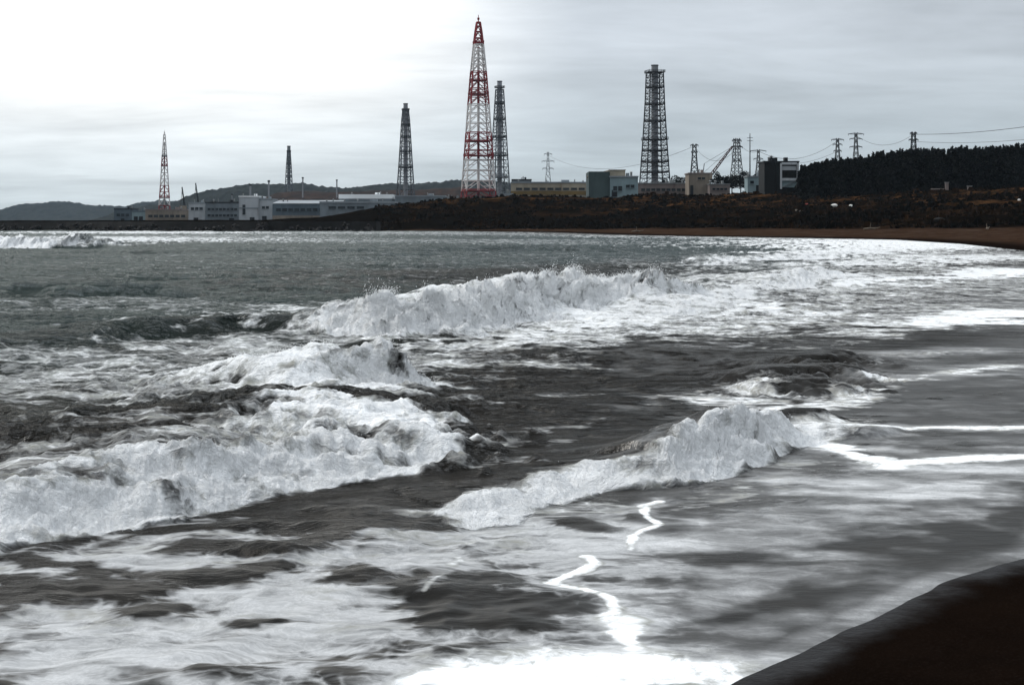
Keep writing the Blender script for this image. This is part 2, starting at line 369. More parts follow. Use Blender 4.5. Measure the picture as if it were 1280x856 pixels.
# lacy foam fields
for pts, r, v in [
  ([(560, 400), (640, 400), (720, 395), (780, 390)], 20, .88), ([(600, 440), (700, 425), (800, 415), (860, 405)], 14, .72), ([(640, 460), (560, 445)], 12, .45),
  ([(830, 375), (900, 372), (1000, 355)], 11, .74), ([(900, 400), (1000, 390), (1100, 372), (1200, 352), (1280, 340)], 11, .60),
  ([(860, 420), (960, 412), (1080, 398), (1180, 385)], 11, .60), ([(1000, 340), (1100, 330), (1200, 318)], 6, .62), ([(1080, 310), (1140, 306), (1195, 301)], 3.5, .95), ([(1060, 334), (1160, 327), (1240, 321)], 3, .85), ([(980, 322), (1080, 315), (1180, 308)], 2, .9),
  ([(1080, 354), (1200, 347), (1278, 338)], 2.5, 1.0), ([(1085, 425), (1140, 413), (1200, 400), (1262, 391)], 7, 1.0), ([(1010, 305), (1080, 302)], 3, .7), ([(820, 296), (900, 298), (980, 300)], 1.8, .62), ([(700, 294), (780, 296)], 1.4, .5), ([(1010, 425), (1070, 432)], 9, .6),
  ([(60, 470), (140, 455), (240, 448), (330, 442)], 14, .64), ([(330, 455), (400, 450), (450, 455)], 16, .60), ([(0, 452), (60, 470), (20, 500)], 9, .56), ([(60, 500), (160, 490), (260, 470)], 16, .56), ([(430, 470), (500, 460)], 14, .66),
  ([(60, 560), (180, 530), (280, 510)], 24, .64), ([(330, 475), (390, 505), (440, 535), (490, 565)], 14, .95), ([(200, 590), (300, 570), (400, 560)], 24, .66), ([(20, 600), (120, 590)], 18, .56), ([(260, 545), (350, 520)], 18, .62),
  ([(0, 392), (90, 386), (180, 384), (280, 388)], 6, .46), ([(600, 330), (700, 330)], 5, .3), ([(420, 293), (480, 291), (560, 292), (640, 294)], 1.6, .54), ([(250, 296), (340, 300), (420, 303)], 2, .5), ([(500, 303), (620, 302), (700, 306)], 3, .5), ([(150, 291), (180, 292)], 1.5, .8), ([(0, 301), (90, 299), (150, 302)], 3, .8),
  ([(560, 560), (630, 560), (690, 557)], 6, .52), ([(600, 590), (680, 575)], 7, .46), ([(620, 545), (720, 536), (790, 522)], 4, .46), ([(560, 505), (620, 512)], 4, .5), ([(680, 500), (720, 497)], 4, .45),
  # swash, left foreground
  ([(0, 720), (150, 690), (260, 668), (360, 660)], 12, .55), ([(250, 705), (340, 700), (440, 715)], 12, .5), ([(60, 760), (160, 770), (260, 780), (380, 770)], 22, .42), ([(400, 745), (520, 720), (640, 690)], 18, .42),
  ([(420, 790), (520, 795)], 14, .42), ([(330, 680), (400, 690)], 9, .55), ([(480, 700), (540, 680), (640, 672), (760, 655)], 14, .5), ([(540, 655), (620, 668), (720, 640)], 12, .6),
  ([(420, 660), (520, 676)], 8, .5), ([(860, 640), (960, 600), (1010, 575)], 9, .45),
  # murky lumps beside the beach break
  ([(915, 500), (945, 482), (965, 466)], 6, .74), ([(975, 486), (1010, 480)], 3, .56), ([(1040, 468), (1080, 458)], 6, .76), ([(1000, 462), (1050, 452)], 3, .55), ([(1050, 486), (1085, 478)], 5, .72), ([(960, 498), (1010, 500)], 4, .62),
  ([(925, 512), (985, 515), (1050, 506), (1100, 482)], 5, .80), ([(1030, 440), (1070, 444), (1105, 458)], 7, .66), ([(905, 508), (935, 502)], 10, .8), ([(960, 546), (1020, 540), (1060, 528)], 5, .7),
  ]:
    paint(foam, pts, r, v, soft=.75, warp=1.0)
# thin milky film in the backwash
for pts, r, v in [
  ([(820, 690), (960, 660), (1100, 620), (1230, 590), (1300, 585)], 18, .24), ([(760, 790), (860, 760), (960, 730), (1060, 705)], 12, .36), ([(1140, 625), (1180, 615)], 16, .32), ([(700, 700), (800, 680), (900, 640), (1000, 600)], 30, .16), ([(840, 720), (760, 760)], 22, .16),
  ([(1040, 815 - 40), (1160, 715)], 8, .1), ([(-40, 735), (150, 695), (260, 672), (360, 664)], 20, .84), ([(60, 770), (200, 785), (360, 770)], 46, .80), ([(380, 750), (520, 720), (640, 690)], 34, .68), ([(100, 845), (320, 825), (460, 805), (560, 795)], 26, .66), ([(250, 705), (340, 700), (440, 712)], 20, .6), ([(520, 690), (640, 672), (760, 655)], 18, .45), ([(560, 690), (700, 665)], 24, .22), ([(1050, 330), (1180, 365), (1290, 350)], 40, .22), ([(900, 425), (1050, 405), (1180, 390)], 22, .2), ([(700, 850), (850, 850)], 14, .2), ([(1000, 600), (1150, 595), (1290, 590)], 8, .34), ([(1100, 550), (1280, 550)], 7, .12), ([(870, 805), (1000, 770)], 8, .18), ([(500, 800), (700, 810)], 16, .18),
  ]:
    paint(film, pts, r, v, soft=.95, warp=.5, mode='add')
# dark clear holes in the foam
for pts, r, v in [
  ([(240, 682), (285, 685), (320, 692)], 8, 0), ([(255, 722), (300, 724), (345, 716)], 10, 0), ([(365, 662), (405, 654), (432, 650)], 9, 0), ([(400, 688), (440, 684), (500, 668)], 15, .05), ([(150, 742), (190, 745)], 12, 0), ([(135, 720), (158, 719)], 7, 0),
  ([(30, 740), (70, 745)], 16, .05), ([(170, 775), (230, 768)], 8, .1), ([(30, 705), (110, 712)], 6, .15), ([(415, 726), (450, 724)], 8, .1), ([(190, 664), (330, 655), (440, 634), (530, 608)], 5, .05),
  ([(540, 745), (640, 750), (740, 762)], 20, .1), ([(560, 785), (640, 790), (720, 792)], 18, .12), ([(300, 785), (330, 787)], 5, .1), ([(400, 520), (470, 520), (560, 527)], 6, .05), ([(620, 484), (680, 478), (800, 470)], 9, .12), ([(205, 530), (240, 532)], 12, .1), ([(0, 560), (50, 575)], 14, .15),
  ([(945, 462), (1000, 452), (1040, 470)], 15, .15), ([(950, 524), (1000, 526), (1030, 528)], 5, .1), ([(880, 520), (850, 545)], 10, 0), ([(800, 650), (806, 662)], 6, .1), ([(700, 655), (730, 660)], 5, .15), ([(250, 845), (330, 850)], 6, .2),
  ([(655, 340), (700, 343)], 3, .45), ([(560, 610), (620, 608), (680, 596)], 5, .1), ([(1180, 430), (1280, 420)], 12, 0), ([(640, 820), (560, 830)], 9, .2),
  ]:
    k_, w_h = stroke([(p[0], p[1] - (2.5 if p[1] > 640 else 0)) for p in pts], r * 1.1, .9, 1.1); z[k_] += w_h * (.022 if pts[0][1] > 640 else 0)
    paint(foam, pts, r, v, soft=.75, warp=1.1, mode='set'); paint(film, pts, r * 1.1, 0, soft=.9, warp=1.3, mode='set')
# crisp swash lines
for pts, r, v in [
  ([(985, 546), (1060, 541), (1140, 536), (1220, 535), (1300, 535)], 1.9, 1.0), ([(1000, 547), (1050, 558), (1085, 572), (1120, 581), (1180, 578), (1240, 573), (1300, 573)], 4.2, 1.08),
  ([(795, 634), (825, 628)], 1.6, .98), ([(802, 632), (806, 645), (820, 660), (800, 666), (790, 672), (790, 688)], 1.5, .98),
  ([(700, 726), (725, 716), (748, 706), (736, 697)], 2.2, .98), ([(695, 730), (735, 738), (755, 752), (764, 772), (768, 790)], 3.0, 1.04), ([(560, 720), (578, 708), (572, 702)], 1.8, .8), ([(530, 748), (552, 728), (572, 716)], 1.6, .7),
  ([(590, 856), (700, 846), (790, 836), (830, 842)], 24, 1.2), ([(766, 782), (772, 795), (782, 815)], 8, 1.15), ([(300, 862), (420, 868), (560, 862)], 10, .6),
  ([(1090, 477), (1160, 472), (1220, 463), (1270, 458)], 2.2, .8), ([(1100, 446), (1170, 441), (1225, 438)], 1.8, .55),
  ]:
    paint(foam, pts, r * 1.15, v * .96, soft=.95, warp=.9); paint(film, pts, r * 2.0, .3, soft=.95, warp=.8, mode='add')
paint(film, [(700, 728), (740, 742), (768, 775), (780, 810)], 12, .35, soft=.95, warp=.5, mode='add'); paint(film, [(640, 840), (760, 832), (850, 850)], 24, .5, soft=.95, mode='add')
film = np.clip(film, 0, .85)
# murky sand-laden water along the beach
murk = 1 - sst(7, 26, off + 3 * wx)
paint(murk, [(930, 470), (1000, 470), (1050, 480), (1000, 520)], 40, 1.4, .6)
paint(murk, [(640, 352), (700, 345)], 12, .8, .6)
# lumpy mounds
for pts, r, hgt_, lp in [([(965, 489), (1020, 487)], 5, .20, .16), ([(970, 472), (1030, 470)], 6, .24, .16), ([(1000, 456), (1035, 454)], 5, .20, .14), ([(985, 533), (1015, 531)], 4, .16, .10), ([(330, 480), (390, 512), (440, 542), (490, 570)], 14, .22, .09), ([(200, 560), (300, 545)], 26, .14, .04), ([(210, 545), (240, 545)], 14, .1, 0), ([(390, 690), (430, 684), (490, 676)], 14, .05, .0)]:
    k, w = stroke(pts, r, .9, .6); z[k] += w * hgt_; lump[k] = np.maximum(lump[k], w * lp)
# ---- open water: swell and chop, dying out in the swash
sea_w = sst(1.5, 16, off) * (.35 + .65 * sst(8, 30, d))
calm = 1 - sst(.5, 9, off + 1.5 * wx) * sst(7, 14, d)
k, w = stroke([(1100, 600), (1200, 560), (1290, 480)], 60, .7); calm[k] = np.maximum(calm[k], w)
calm *= 1 - .9 * sst(45, 110, d)
ph = (y * .92 + x * -.28)
sw = np.zeros_like(x)
for wl, amp, an, sd in ((13, .12, -.25, 1), (8.3, .09, -.05, 2), (5.4, .065, -.5, 3), (3.7, .045, .25, 4)):
    p = 2 * np.pi * (y * math.cos(an) + x * math.sin(an)) / wl + 2.2 * gnoise(x / wl * .5, y / wl * .35, 80 + sd)
    c = np.sin(p); sw += amp * (c + .3 * np.cos(2 * p)) * (.6 + .8 * np.clip(gnoise(x / wl * .25, y / wl * .25, 90 + sd) + .5, 0, 1.2))
z += sw * sea_w
chop = fbm(x * .75, y * 1.05, 4, 101, .55, ridged=True) * .075 + fbm(x * 2.9, y * 3.6, 3, 111, .55, ridged=True) * .024
fore = sst(14, 11, d) * sst(1.6, -.6, x)
z += fore * sst(.3, 2, off) * (.040 * fbm(x * .8, y * 1.15, 3, 105, .5, ridged=True) + .018 * fbm(x * 2.4, y * 3, 3, 115))
z += chop * (.12 + .88 * sst(2, 12, off)) * (1 - .93 * calm)
film = np.maximum(film, .36 * (1 - sst(.03, .28, off)) * (s < .3) * sst(20, 12, d))
# whitecap flecks out at sea
foam = np.maximum(foam, sst(.33, .62, fbm(x * .10, y * .26, 4, 121) + .25 * chop / .075 * 0) * .62 * sst(40, 90, d) * sst(10, 40, off))
foam = np.maximum(foam, .30 * sst(.15, .5, fbm(x * .35, y * .8, 4, 131)) * sst(14, 30, off))
# swash rim
foam = np.maximum(foam, .12 * (1 - sst(.05, .5, np.abs(off - .25) / (1 + .02 * d))) * sst(60, 120, d) * sst(-40, 30, x))
# ---- turbulent lumps of the broken water
cz = z * 1.4
ux, uy = x, y + cz
l1 = fbm(ux * 1.15, uy * 1.3, 5, 141, .52, billow=True); l2 = fbm(ux * 1.3 + 40, uy * 1.3, 5, 151, .55); l3 = fbm(ux * 1.3, uy * 1.3 + 40, 5, 161, .55)
l4 = fbm(ux * 6.5, uy * 6.5, 2, 171, .5, ridged=True)
sc = np.clip(lump, 0, .6)
sc = sc * sst(.35, .85, foam)
z += sc * (1.15 * l1 + .05 * l4 + .30 * fbm(ux * 3.6, uy * 3.8, 4, 191, .6, billow=True)); ddx += sc * .7 * l2; ddy += sc * .7 * l3
flat_foam = sst(.45, .9, foam) * (1 - sst(.02, .08, sc))
z += flat_foam * (.004 + .02 * fbm(x * 2.5, y * 2.5, 4, 181, .55)) * (1 - .6 * calm)
# the sheet thins to the swash edge and slips under the sand
z = z * sst(-.3, 1.8, off + .35) * (1 - sst(0, .4, s)) + .006 - .07 * np.maximum(s, 0)
zf = sst(900, 3000, d); z = z * (1 - zf)
co_ = np.stack([x + ddx, y + ddy, z], -1)
sea = np_mesh('sea_water', co_, grid_faces(len(rr), len(tn)), M_SEA, attrs={'foam': foam, 'film': film, 'murk': murk, 'calm': calm, 'body': body})
tag(sea, kind='structure')

# ------------------------------------------------------------------ spray thrown off the breakers
m, t, b = new_mat('white_spray'); b.inputs['Base Color'].default_value = (.85, .86, .86, 1); b.inputs['Roughness'].default_value = .5
M_SPRAY = m
octa_v = np.array([(1, 0, 0), (-1, 0, 0), (0, 1, 0), (0, -1, 0), (0, 0, 1), (0, 0, -1)], np.float32)
octa_f = np.array([(0, 2, 4), (2, 1, 4), (1, 3, 4), (3, 0, 4), (2, 0, 5), (1, 2, 5), (3, 1, 5), (0, 3, 5)], np.int32)
w_ = sst(.03, .12, sc) * sst(.85, 1.15, foam) * (x > -30) * (y < 160)
top = w_ * (0.15 + sst(.1, .9, z)) * np.where(d < 60, 1, .4) * (.15 + .85 * sst(15, 22, d)) * (d / 20) ** 1.0
kk = rng.choice(len(x), 46000, p=top / top.sum())
p0 = co_[kk]; n = len(kk)
# in knots: neighbours of a thrown lump share its flight
knot = gnoise(p0[:, 0] * 2.6, p0[:, 1] * 2.6, 190); lift = np.clip(knot + .15, 0, 1) * np.clip(p0[:, 2], .15, 1.3)
p0 = p0 + np.stack([rng.normal(0, .06, n) + .05, rng.normal(0, .06, n) - .05, lift * rng.exponential(.11, n) + rng.exponential(.02, n)], -1)
size = (.0012 + .00011 * p0[:, 1]) * rng.lognormal(0, .45, n) * .9
ax = np.stack([rng.uniform(.6, 1.3, n), rng.uniform(.6, 1.3, n), rng.uniform(.7, 1.9, n)], -1) * size[:, None]
vv = (p0[:, None, :] + octa_v[None] * ax[:, None, :]).reshape(-1, 3)
fc = (octa_f[None] + 6 * np.arange(n, dtype=np.int32)[:, None, None]).reshape(-1, 3)
o = np_mesh('sea_spray', vv, fc, M_SPRAY, smooth=True)
tag(o, 'white spray thrown up along the crests of the breaking waves', 'spray', kind='stuff')

# ------------------------------------------------------------------ far hills
m, t, b = new_mat('wooded_hill')
co = t.add('ShaderNodeTexCoord').outputs['Object']
n = t.noise(co, .05, 7, .7)
t.set(b, 'Base Color', t.mix(t.step(n, .4, .65), (.004, .006, .006), (.014, .018, .015))); b.inputs['Roughness'].default_value = 1; b.inputs['Specular IOR Level'].default_value = .1
M_HILL = m
m, t, b = new_mat('russet_bank')
co = t.add('ShaderNodeTexCoord').outputs['Object']
t.set(b, 'Base Color', t.mix(t.step(t.noise(co, .06, 6, .65), .38, .66), (.008, .005, .004), (.034, .018, .012))); b.inputs['Roughness'].default_value = 1; b.inputs['Specular IOR Level'].default_value = .1
M_BANK = m
def hill(name, prof, Y, depth, mat, seed, rough=3.0):
    """a ridge whose skyline follows the surveyed profile at distance Y"""
    px = np.array([p[0] for p in prof]); zz = np.array([max(Z_(p[1], Y), 0) for p in prof])
    nx_, ny_ = 420, 50
    u = np.linspace(px[0], px[-1], nx_); q = np.linspace(-1, 1, ny_)
    U, Q = np.meshgrid(u, q)
    X = (U - CX) / F * Y; Yw = Y + Q * depth
    prof_z = np.interp(U, px, zz)
    Zg = prof_z * np.cos(np.clip(Q, -1, 1) * np.pi / 2) ** 1.2
    Zg = Zg + rough * fbm(X * .012, Yw * .012, 4, seed) * np.clip(Zg / 20, 0, 1) + rough * .5 * fbm(X * .09, Yw * .09, 2, seed + 3) * np.clip(Zg / 15, 0, 1) - 1
    o = np_mesh(name, np.stack([X.ravel(), Yw.ravel(), Zg.ravel()], -1), grid_faces(ny_, nx_), mat)
    return tag(o, kind='structure')
hill('hill', [(-420, 272), (-200, 266), (-60, 276), (4, 274), (20, 264), (45, 255), (75, 253), (110, 257), (150, 260), (200, 252), (245, 254), (300, 262), (380, 274)], 5200, 700, M_HILL, 201, 16)
hill('hill', [(150, 274), (175, 263), (200, 255), (232, 252), (250, 243), (270, 238), (300, 232.5), (330, 230), (352, 231), (385, 231), (410, 235), (430, 236), (450, 233), (485, 231), (520, 230), (560, 226), (590, 226), (640, 229), (720, 232), (800, 240)], 3000, 420, M_HILL, 207, 9)
hill('bank', [(325, 274), (336, 247), (350, 240), (380, 238), (418, 239), (470, 238), (520, 236), (575, 234), (610, 240), (640, 262)], 1750, 200, M_BANK, 213, 3)

# ------------------------------------------------------------------ works: materials
M = dict(
 grey_steel=plain('grey_painted_steel', (.085, .095, .11), .6, .3, .05), dark_steel=plain('dark_steel', (.016, .018, .021), .6, .3, .05), pale_steel=plain('pale_grey_steel', (.20, .22, .23), .6, .2, .05),
 red=plain('signal_red_paint', (.24, .018, .020), .6, .25, .08), white=plain('white_mast_paint', (.62, .60, .58), .6, .2, .08),
 flue=plain('flue_grey_paint', (.26, .27, .29), .55, .25, .06), concrete=plain('grey_concrete', (.22, .23, .23), .85, .3, .12, stain=(.10, .10, .10)),
 pale_wall=plain('pale_grey_cladding', (.45, .48, .50), .7, .2, .10, stain=(.2, .2, .2)), grey_wall=plain('grey_cladding', (.17, .20, .22), .7, .25, .10), bluegrey=plain('blue_grey_cladding', (.10, .135, .16), .7, .25, .1),
 roof_white=plain('white_roof_sheet', (.88, .9, .9), .35, .05, .05), roof_grey=plain('grey_roof_sheet', (.24, .27, .29), .5, .2, .08), beige=plain('beige_cladding', (.34, .30, .23), .75, .25, .10, stain=(.2, .15, .09)),
 ochre=plain('ochre_band', (.17, .115, .04), .7, .25, .1), teal=plain('pale_teal_cladding', (.24, .32, .34), .65, .2, .12), dark_teal=plain('dark_green_grey_cladding', (.06, .085, .085), .7, .3, .1),
 pinkgrey=plain('pink_grey_render', (.22, .185, .17), .85, .25, .12, stain=(.12, .09, .08)), tanblock=plain('tan_render', (.24, .205, .165), .85, .25, .15, stain=(.13, .1, .07)),
 dark=plain('dark_opening', (.012, .013, .015), .4, .3, .2), glass=plain('window_glass', (.02, .026, .03), .12, .3, .3), black_wall=plain('black_cladding', (.005, .006, .006), .6, .3, .1), cable=plain('cable_grey', (.06, .06, .065), .6, .1, 1),
 boom_red=plain('faded_dark_red_steel', (.07, .022, .02), .6, .4, .3), rock=plain('dark_wet_concrete', (.018, .017, .016), .8, .4, .2), litter_white=plain('white_plastic_litter', (.82, .80, .76), .5, .08, 2), litter_red=plain('red_plastic_litter', (.28, .05, .04), .5, .2, 2), litter_green=plain('green_plastic_litter', (.05, .16, .10), .5, .2, 2), wood=plain('weathered_driftwood', (.16, .13, .10), .9, .3, 3), bark=plain('dark_bark', (.008, .007, .006), .95, .3, 2))

# ------------------------------------------------------------------ lattice towers
def lattice_tower(name, label, cat, px, ytop, ybase, Y, widths, nodes, legr, brr, mats_of, flue=None, plats=(), group=None, cap=None, mats=None, rz=R(12), tip=0.0):
    """widths: [(photo row, width in px)]; nodes: rows where the panels meet; mats_of(row)->material slot"""
    u = Y / F; X = X_(px, Y); zb = Z_(ybase, Y)
    root = empty(name, (X, Y, zb), rz); tag(root, label, cat, group)
    ws = sorted(widths); wv = lambda yy: np.interp(yy, [w[0] for w in ws], [w[1] for w in ws]) * u / 2 / (math.cos(rz % (math.pi / 2)) + math.sin(rz % (math.pi / 2)))
    h = lambda yy: (ybase - yy) * u
    rows = sorted(nodes, reverse=True)
    corner = lambda i, yy: Vector(((1, 1, -1, -1)[i] * wv(yy), (1, -1, -1, 1)[i] * wv(yy), h(yy)))
    for i in range(4):
        mb = MB()
        for a, c in zip(rows[:-1], rows[1:]):
            mb.bar(corner(i, a), corner(i, c), legr, mats_of((a + c) / 2))
        # foot reaches into the ground
        mb.bar(corner(i, rows[0]) + Vector((0, 0, -8)), corner(i, rows[0]), legr * 1.2, mats_of(rows[0]))
        mb.build('leg', mats, root)
    mb = MB()
    for a, c in zip(rows[:-1], rows[1:]):
        s_ = mats_of((a + c) / 2)
        for i in range(4):
            j = (i + 1) % 4
            mid_a = (corner(i, a) + corner(j, a)) / 2; mid_c = (corner(i, c) + corner(j, c)) / 2
            mb.bar(corner(i, a), mid_c, brr, s_); mb.bar(corner(j, a), mid_c, brr, s_)
            mb.bar(corner(i, c), corner(j, c), brr * 1.15, s_)
            mb.bar((corner(i, a) + corner(i, c)) / 2, (corner(i, a) + mid_c) / 2, brr * .8, s_); mb.bar((corner(j, a) + corner(j, c)) / 2, (corner(j, a) + mid_c) / 2, brr * .8, s_)
    mb.build('bracing', mats, root)
    if flue:
        ft, fb, fm = flue[:3]
        mb = MB()
        segs = sorted(set([ybase + 2, ft] + [r for r in nodes if r > ft]), reverse=True)
        for a, c in zip(segs[:-1], segs[1:]):
            mb.bar((0, 0, h(a)), (0, 0, h(c)), fb * u / 2, fm if fm is not None else mats_of((a + c) / 2), 20)
        fo_ = mb.build('flue', mats, root)
        k = MB(); k.bar((0, 0, h(ft) - .4 * u), (0, 0, h(ft) + .5 * u), fb * u / 2 * 1.12, flue[3] if len(flue) > 3 else 0, 20); k.build('rim', mats, fo_)
    for (yy, over, th, pm) in plats:
        w = wv(yy) * over; mb = MB()
        hw = w; iw = flue[1] * u / 2 * 1.05 if flue else w * .25
        for sx, sy, dx, dy in ((1, 0, (hw - iw), 2 * hw), (-1, 0, (hw - iw), 2 * hw), (0, 1, 2 * iw, (hw - iw)), (0, -1, 2 * iw, (hw - iw))):
            mb.box((sx * (hw + iw) / 2, sy * (hw + iw) / 2, h(yy)), (dx, dy, th * u * .35), 0, pm)
        for k in range(4):                                  # guard rail
            a, c = (((1, 1), (1, -1)), ((1, -1), (-1, -1)), ((-1, -1), (-1, 1)), ((-1, 1), (1, 1)))[k]
            for rz_ in (.55, 1.1):
                mb.bar((a[0] * hw, a[1] * hw, h(yy) + rz_ * th * u), (c[0] * hw, c[1] * hw, h(yy) + rz_ * th * u), legr * .35, pm)
            for f_ in (0, .25, .5, .75):
                xx, yy2 = a[0] + (c[0] - a[0]) * f_, a[1] + (c[1] - a[1]) * f_
                mb.bar((xx * hw, yy2 * hw, h(yy)), (xx * hw, yy2 * hw, h(yy) + 1.1 * th * u), legr * .3, pm)
        mb.build('platform', mats, root)
    if tip:
        mb = MB(); mb.bar((0, 0, h(rows[-1])), (0, 0, h(ytop) + 0), legr * .9, mats_of(ytop), 6, legr * .4); mb.bar((0, 0, h(ytop + tip * .45)), (0, 0, h(ytop + tip * .8)), legr * 1.9, mats_of(ytop), 8, legr * 1.3); mb.build('finial', mats, root)
    return root
RW = [M['red'], M['white'], M['grey_steel']]
band = lambda y: 0 if (y < 56 or 90 < y < 131 or 166 < y < 200 or y > 239) else 1
lattice_tower('lattice_mast', 'tallest red and white banded lattice mast in the centre of the works', 'mast', 598, 19, 251, 1150,
  [(28, 5), (40, 9), (56, 13), (90, 20), (131, 27), (166, 32), (200, 37), (239, 43), (251, 45)],
  [251, 239, 226, 213, 200, 188, 177, 166, 154, 142, 131, 121, 111, 101, 90, 81, 73, 64, 56, 48, 40, 33, 28], .58, .33, band, flue=(60, 3.2, None), plats=[(54, 1.15, 2, 0), (101, 1.06, 2, 0), (118, 1.06, 2, 0), (177, 1.04, 2, 0), (195, 1.06, 2.6, 0), (239, 1.02, 2, 0)], mats=RW, tip=8)
band2 = lambda y: 0 if (196 < y < 208 or 232 < y < 248 or y > 260) else 1
lattice_tower('lattice_mast', 'small far red and white lattice mast at the left end of works', 'mast', 205.5, 163, 266, 1500,
  [(168, 2.2), (182, 4.5), (200, 7.5), (233, 12), (262, 16), (266, 16.5)], [266, 257, 248, 240, 232, 224, 216, 208, 202, 196, 190, 184, 178, 172, 168], .42, .26, band2, plats=[(208, 1.1, 1.6, 0), (247, 1.08, 1.8, 0), (196, 1.15, 1.6, 2)], mats=RW, tip=5, flue=(178, 1.6, None))
GS = [M['grey_steel'], M['dark_steel'], M['flue'], M['pale_steel']]
lattice_tower('vent_stack', 'nearest dark steel vent stack on the bare bluff right of centre', 'stack', 818.5, 82, 232, 800,
  [(90, 20), (131, 23), (175, 28), (232, 36)], [232, 223, 215, 208, 202, 195, 189, 182, 175, 167, 160, 152, 145, 138, 131, 124, 117, 110, 104, 97, 91], .36, .15, lambda y: 1, flue=(82, 8.5, 2, 1),
  plats=[(91, 1.22, 2.4, 1), (110, 1.05, 1.6, 1), (131, 1.05, 1.8, 1), (152, 1.03, 1.8, 1), (175, 1.14, 2.6, 1), (189, 1.02, 1.8, 1), (203, 1.04, 2.2, 1), (216, 1.02, 1.6, 1)], mats=GS)
lattice_tower('vent_stack', 'dark grey vent stack close behind the tall red and white mast', 'stack', 624.5, 102, 248, 1260,
  [(112, 10), (150, 15), (200, 21), (248, 27)], [248, 238, 228, 218, 209, 200, 191, 183, 175, 166, 158, 150, 142, 134, 127, 119, 112], .48, .22, lambda y: 0, flue=(102, 6, 2, 1), plats=[(110, 1.3, 2, 1), (130, 1.05, 2, 1), (150, 1.05, 2, 1), (172, 1.04, 2, 1), (195, 1.05, 2.2, 1), (222, 1.03, 2, 0)], mats=GS, rz=R(20))
lattice_tower('vent_stack', 'dark grey vent stack left of mast, behind the white roofed hall', 'stack', 507, 130, 245, 1200,
  [(140, 8), (150, 10.5), (200, 17), (245, 23.5)], [245, 237, 229, 221, 213, 206, 199, 192, 184, 177, 170, 163, 156, 149, 143, 138], .44, .21, lambda y: 0, flue=(130, 5.5, 2, 1), plats=[(138, 1.25, 1.8, 1), (157, 1.06, 1.8, 1), (172, 1.05, 1.8, 1), (190, 1.04, 1.8, 1), (210, 1.05, 2, 1)], mats=GS, rz=R(16))
lattice_tower('vent_stack', 'pale small vent stack in front of the wooded hill on the left', 'stack', 361, 183, 240, 1900,
  [(190, 4.5), (210, 7.5), (240, 11)], [240, 234, 228, 222, 216, 211, 206, 201, 196, 191, 188], .5, .3, lambda y: 0, flue=(183, 4.2, 3, 1), plats=[(190, 1.3, 1.6, 1), (205, 1.06, 1.6, 0), (222, 1.04, 2, 0)], mats=GS, rz=R(10))

# ------------------------------------------------------------------ pylons and lines
def pylon(label, px, ytop, ybase, Y, arms, w0, w1, r, mat, group='electricity pylons behind the coast', rz=0.0):
    u = Y / F; zb = Z_(ybase, Y); H = (ybase - ytop) * u
    root = empty('electricity_pylon', (X_(px, Y), Y, zb), rz); tag(root, label, 'pylon', group)
    hw = lambda f: (w0 * (1 - f) ** 1.5 + w1) * u / 2
    fr = np.linspace(0, 1, 9)
    cor = lambda i, f: Vector(((1, 1, -1, -1)[i] * hw(f), (1, -1, -1, 1)[i] * hw(f), f * H))
    for i in range(4):
        mb = MB()
        for a, c in zip(fr[:-1], fr[1:]): mb.bar(cor(i, a), cor(i, c), r)
        mb.build('leg', mat, root)
    mb = MB()
    for a, c in zip(fr[:-1], fr[1:]):
        for i in range(4):
            j = (i + 1) % 4
            mb.bar(cor(i, a), cor(j, c), r * .7); mb.bar(cor(j, a), cor(i, c), r * .7)
    mb.build('bracing', mat, root)
    for yy, half in arms:
        z0 = (ybase - yy) * u; w = half * u; mb = MB(); up = 1.6 * u
        for sg in (-1, 1):
            for dy in (-1, 1):
                k = hw(z0 / H)
                mb.bar((sg * k, dy * k, z0), (sg * w, 0, z0 + up * .2), r * .8); mb.bar((sg * k, dy * k, z0 + up), (sg * w, 0, z0 + up * .2), r * .8)
        mb.bar((-hw(z0 / H), 0, z0), (hw(z0 / H), 0, z0), r * .8)
        arm = mb.build('crossarm', mat, root)
        for sg in (-1, 1): MB().bar((sg * w * .95, 0, z0 + up * .15), (sg * w * .95, 0, z0 - 1.6 * u), r * .8, 0, 6).build('insulator', mat, arm)
    return root
P1 = plain('galvanised_pylon_steel', (.10, .105, .11), .6, .2, .05)
pylon('slender pylon standing alone above the long beige hall', 685, 190, 245, 1500, [(193, 5), (202, 8), (211, 7)], 9, 1.6, .22, P1)
pylon('pylon rising behind the tan block right of the nearest stack', 868, 180, 232, 850, [(182, 5), (190, 4)], 8, 4, .20, M['dark_steel'])
pylon('stout pylon with drooping arms beside the crane boom', 921, 173, 236, 800, [(176, 6.5), (184, 8), (201, 5)], 10, 5.5, .22, M['dark_steel'], rz=.3)
pylon('thin pylon just right of the tall bare pole', 948, 187, 236, 1050, [(189, 10), (199, 6)], 9, 2.2, .20, P1)
pylon('shorter of the two pylons standing close together above pines', 1047, 173, 226, 1000, [(175, 8), (181, 6), (189, 5)], 9, 2.5, .22, P1)
pylon('taller of the two pylons standing close together above pines', 1070, 166, 226, 1000, [(168, 10), (174, 8), (184, 8)], 9, 2.5, .22, P1)
pylon('squat topped pylon showing above the highest pines at right', 1142, 165, 226, 900, [(167, 4.5), (175, 6)], 8, 4, .24, M['dark_steel'])
o = empty('steel_pole', (X_(937.5, 780), 780, Z_(234, 780)))
tag(o, 'tall bare pole between the stout pylon and the thin pylon', 'pole')
MB().bar((0, 0, 0), (0, 0, (234 - 167) * 780 / F), .42, 0, 10, .2).build('shaft', M['dark_steel'], o)
mb = MB(); [mb.bar((-1.6, 0, zz), (1.6, 0, zz), .12) for zz in (27, 25.4)]; mb.build('crossarm', M['dark_steel'], o)
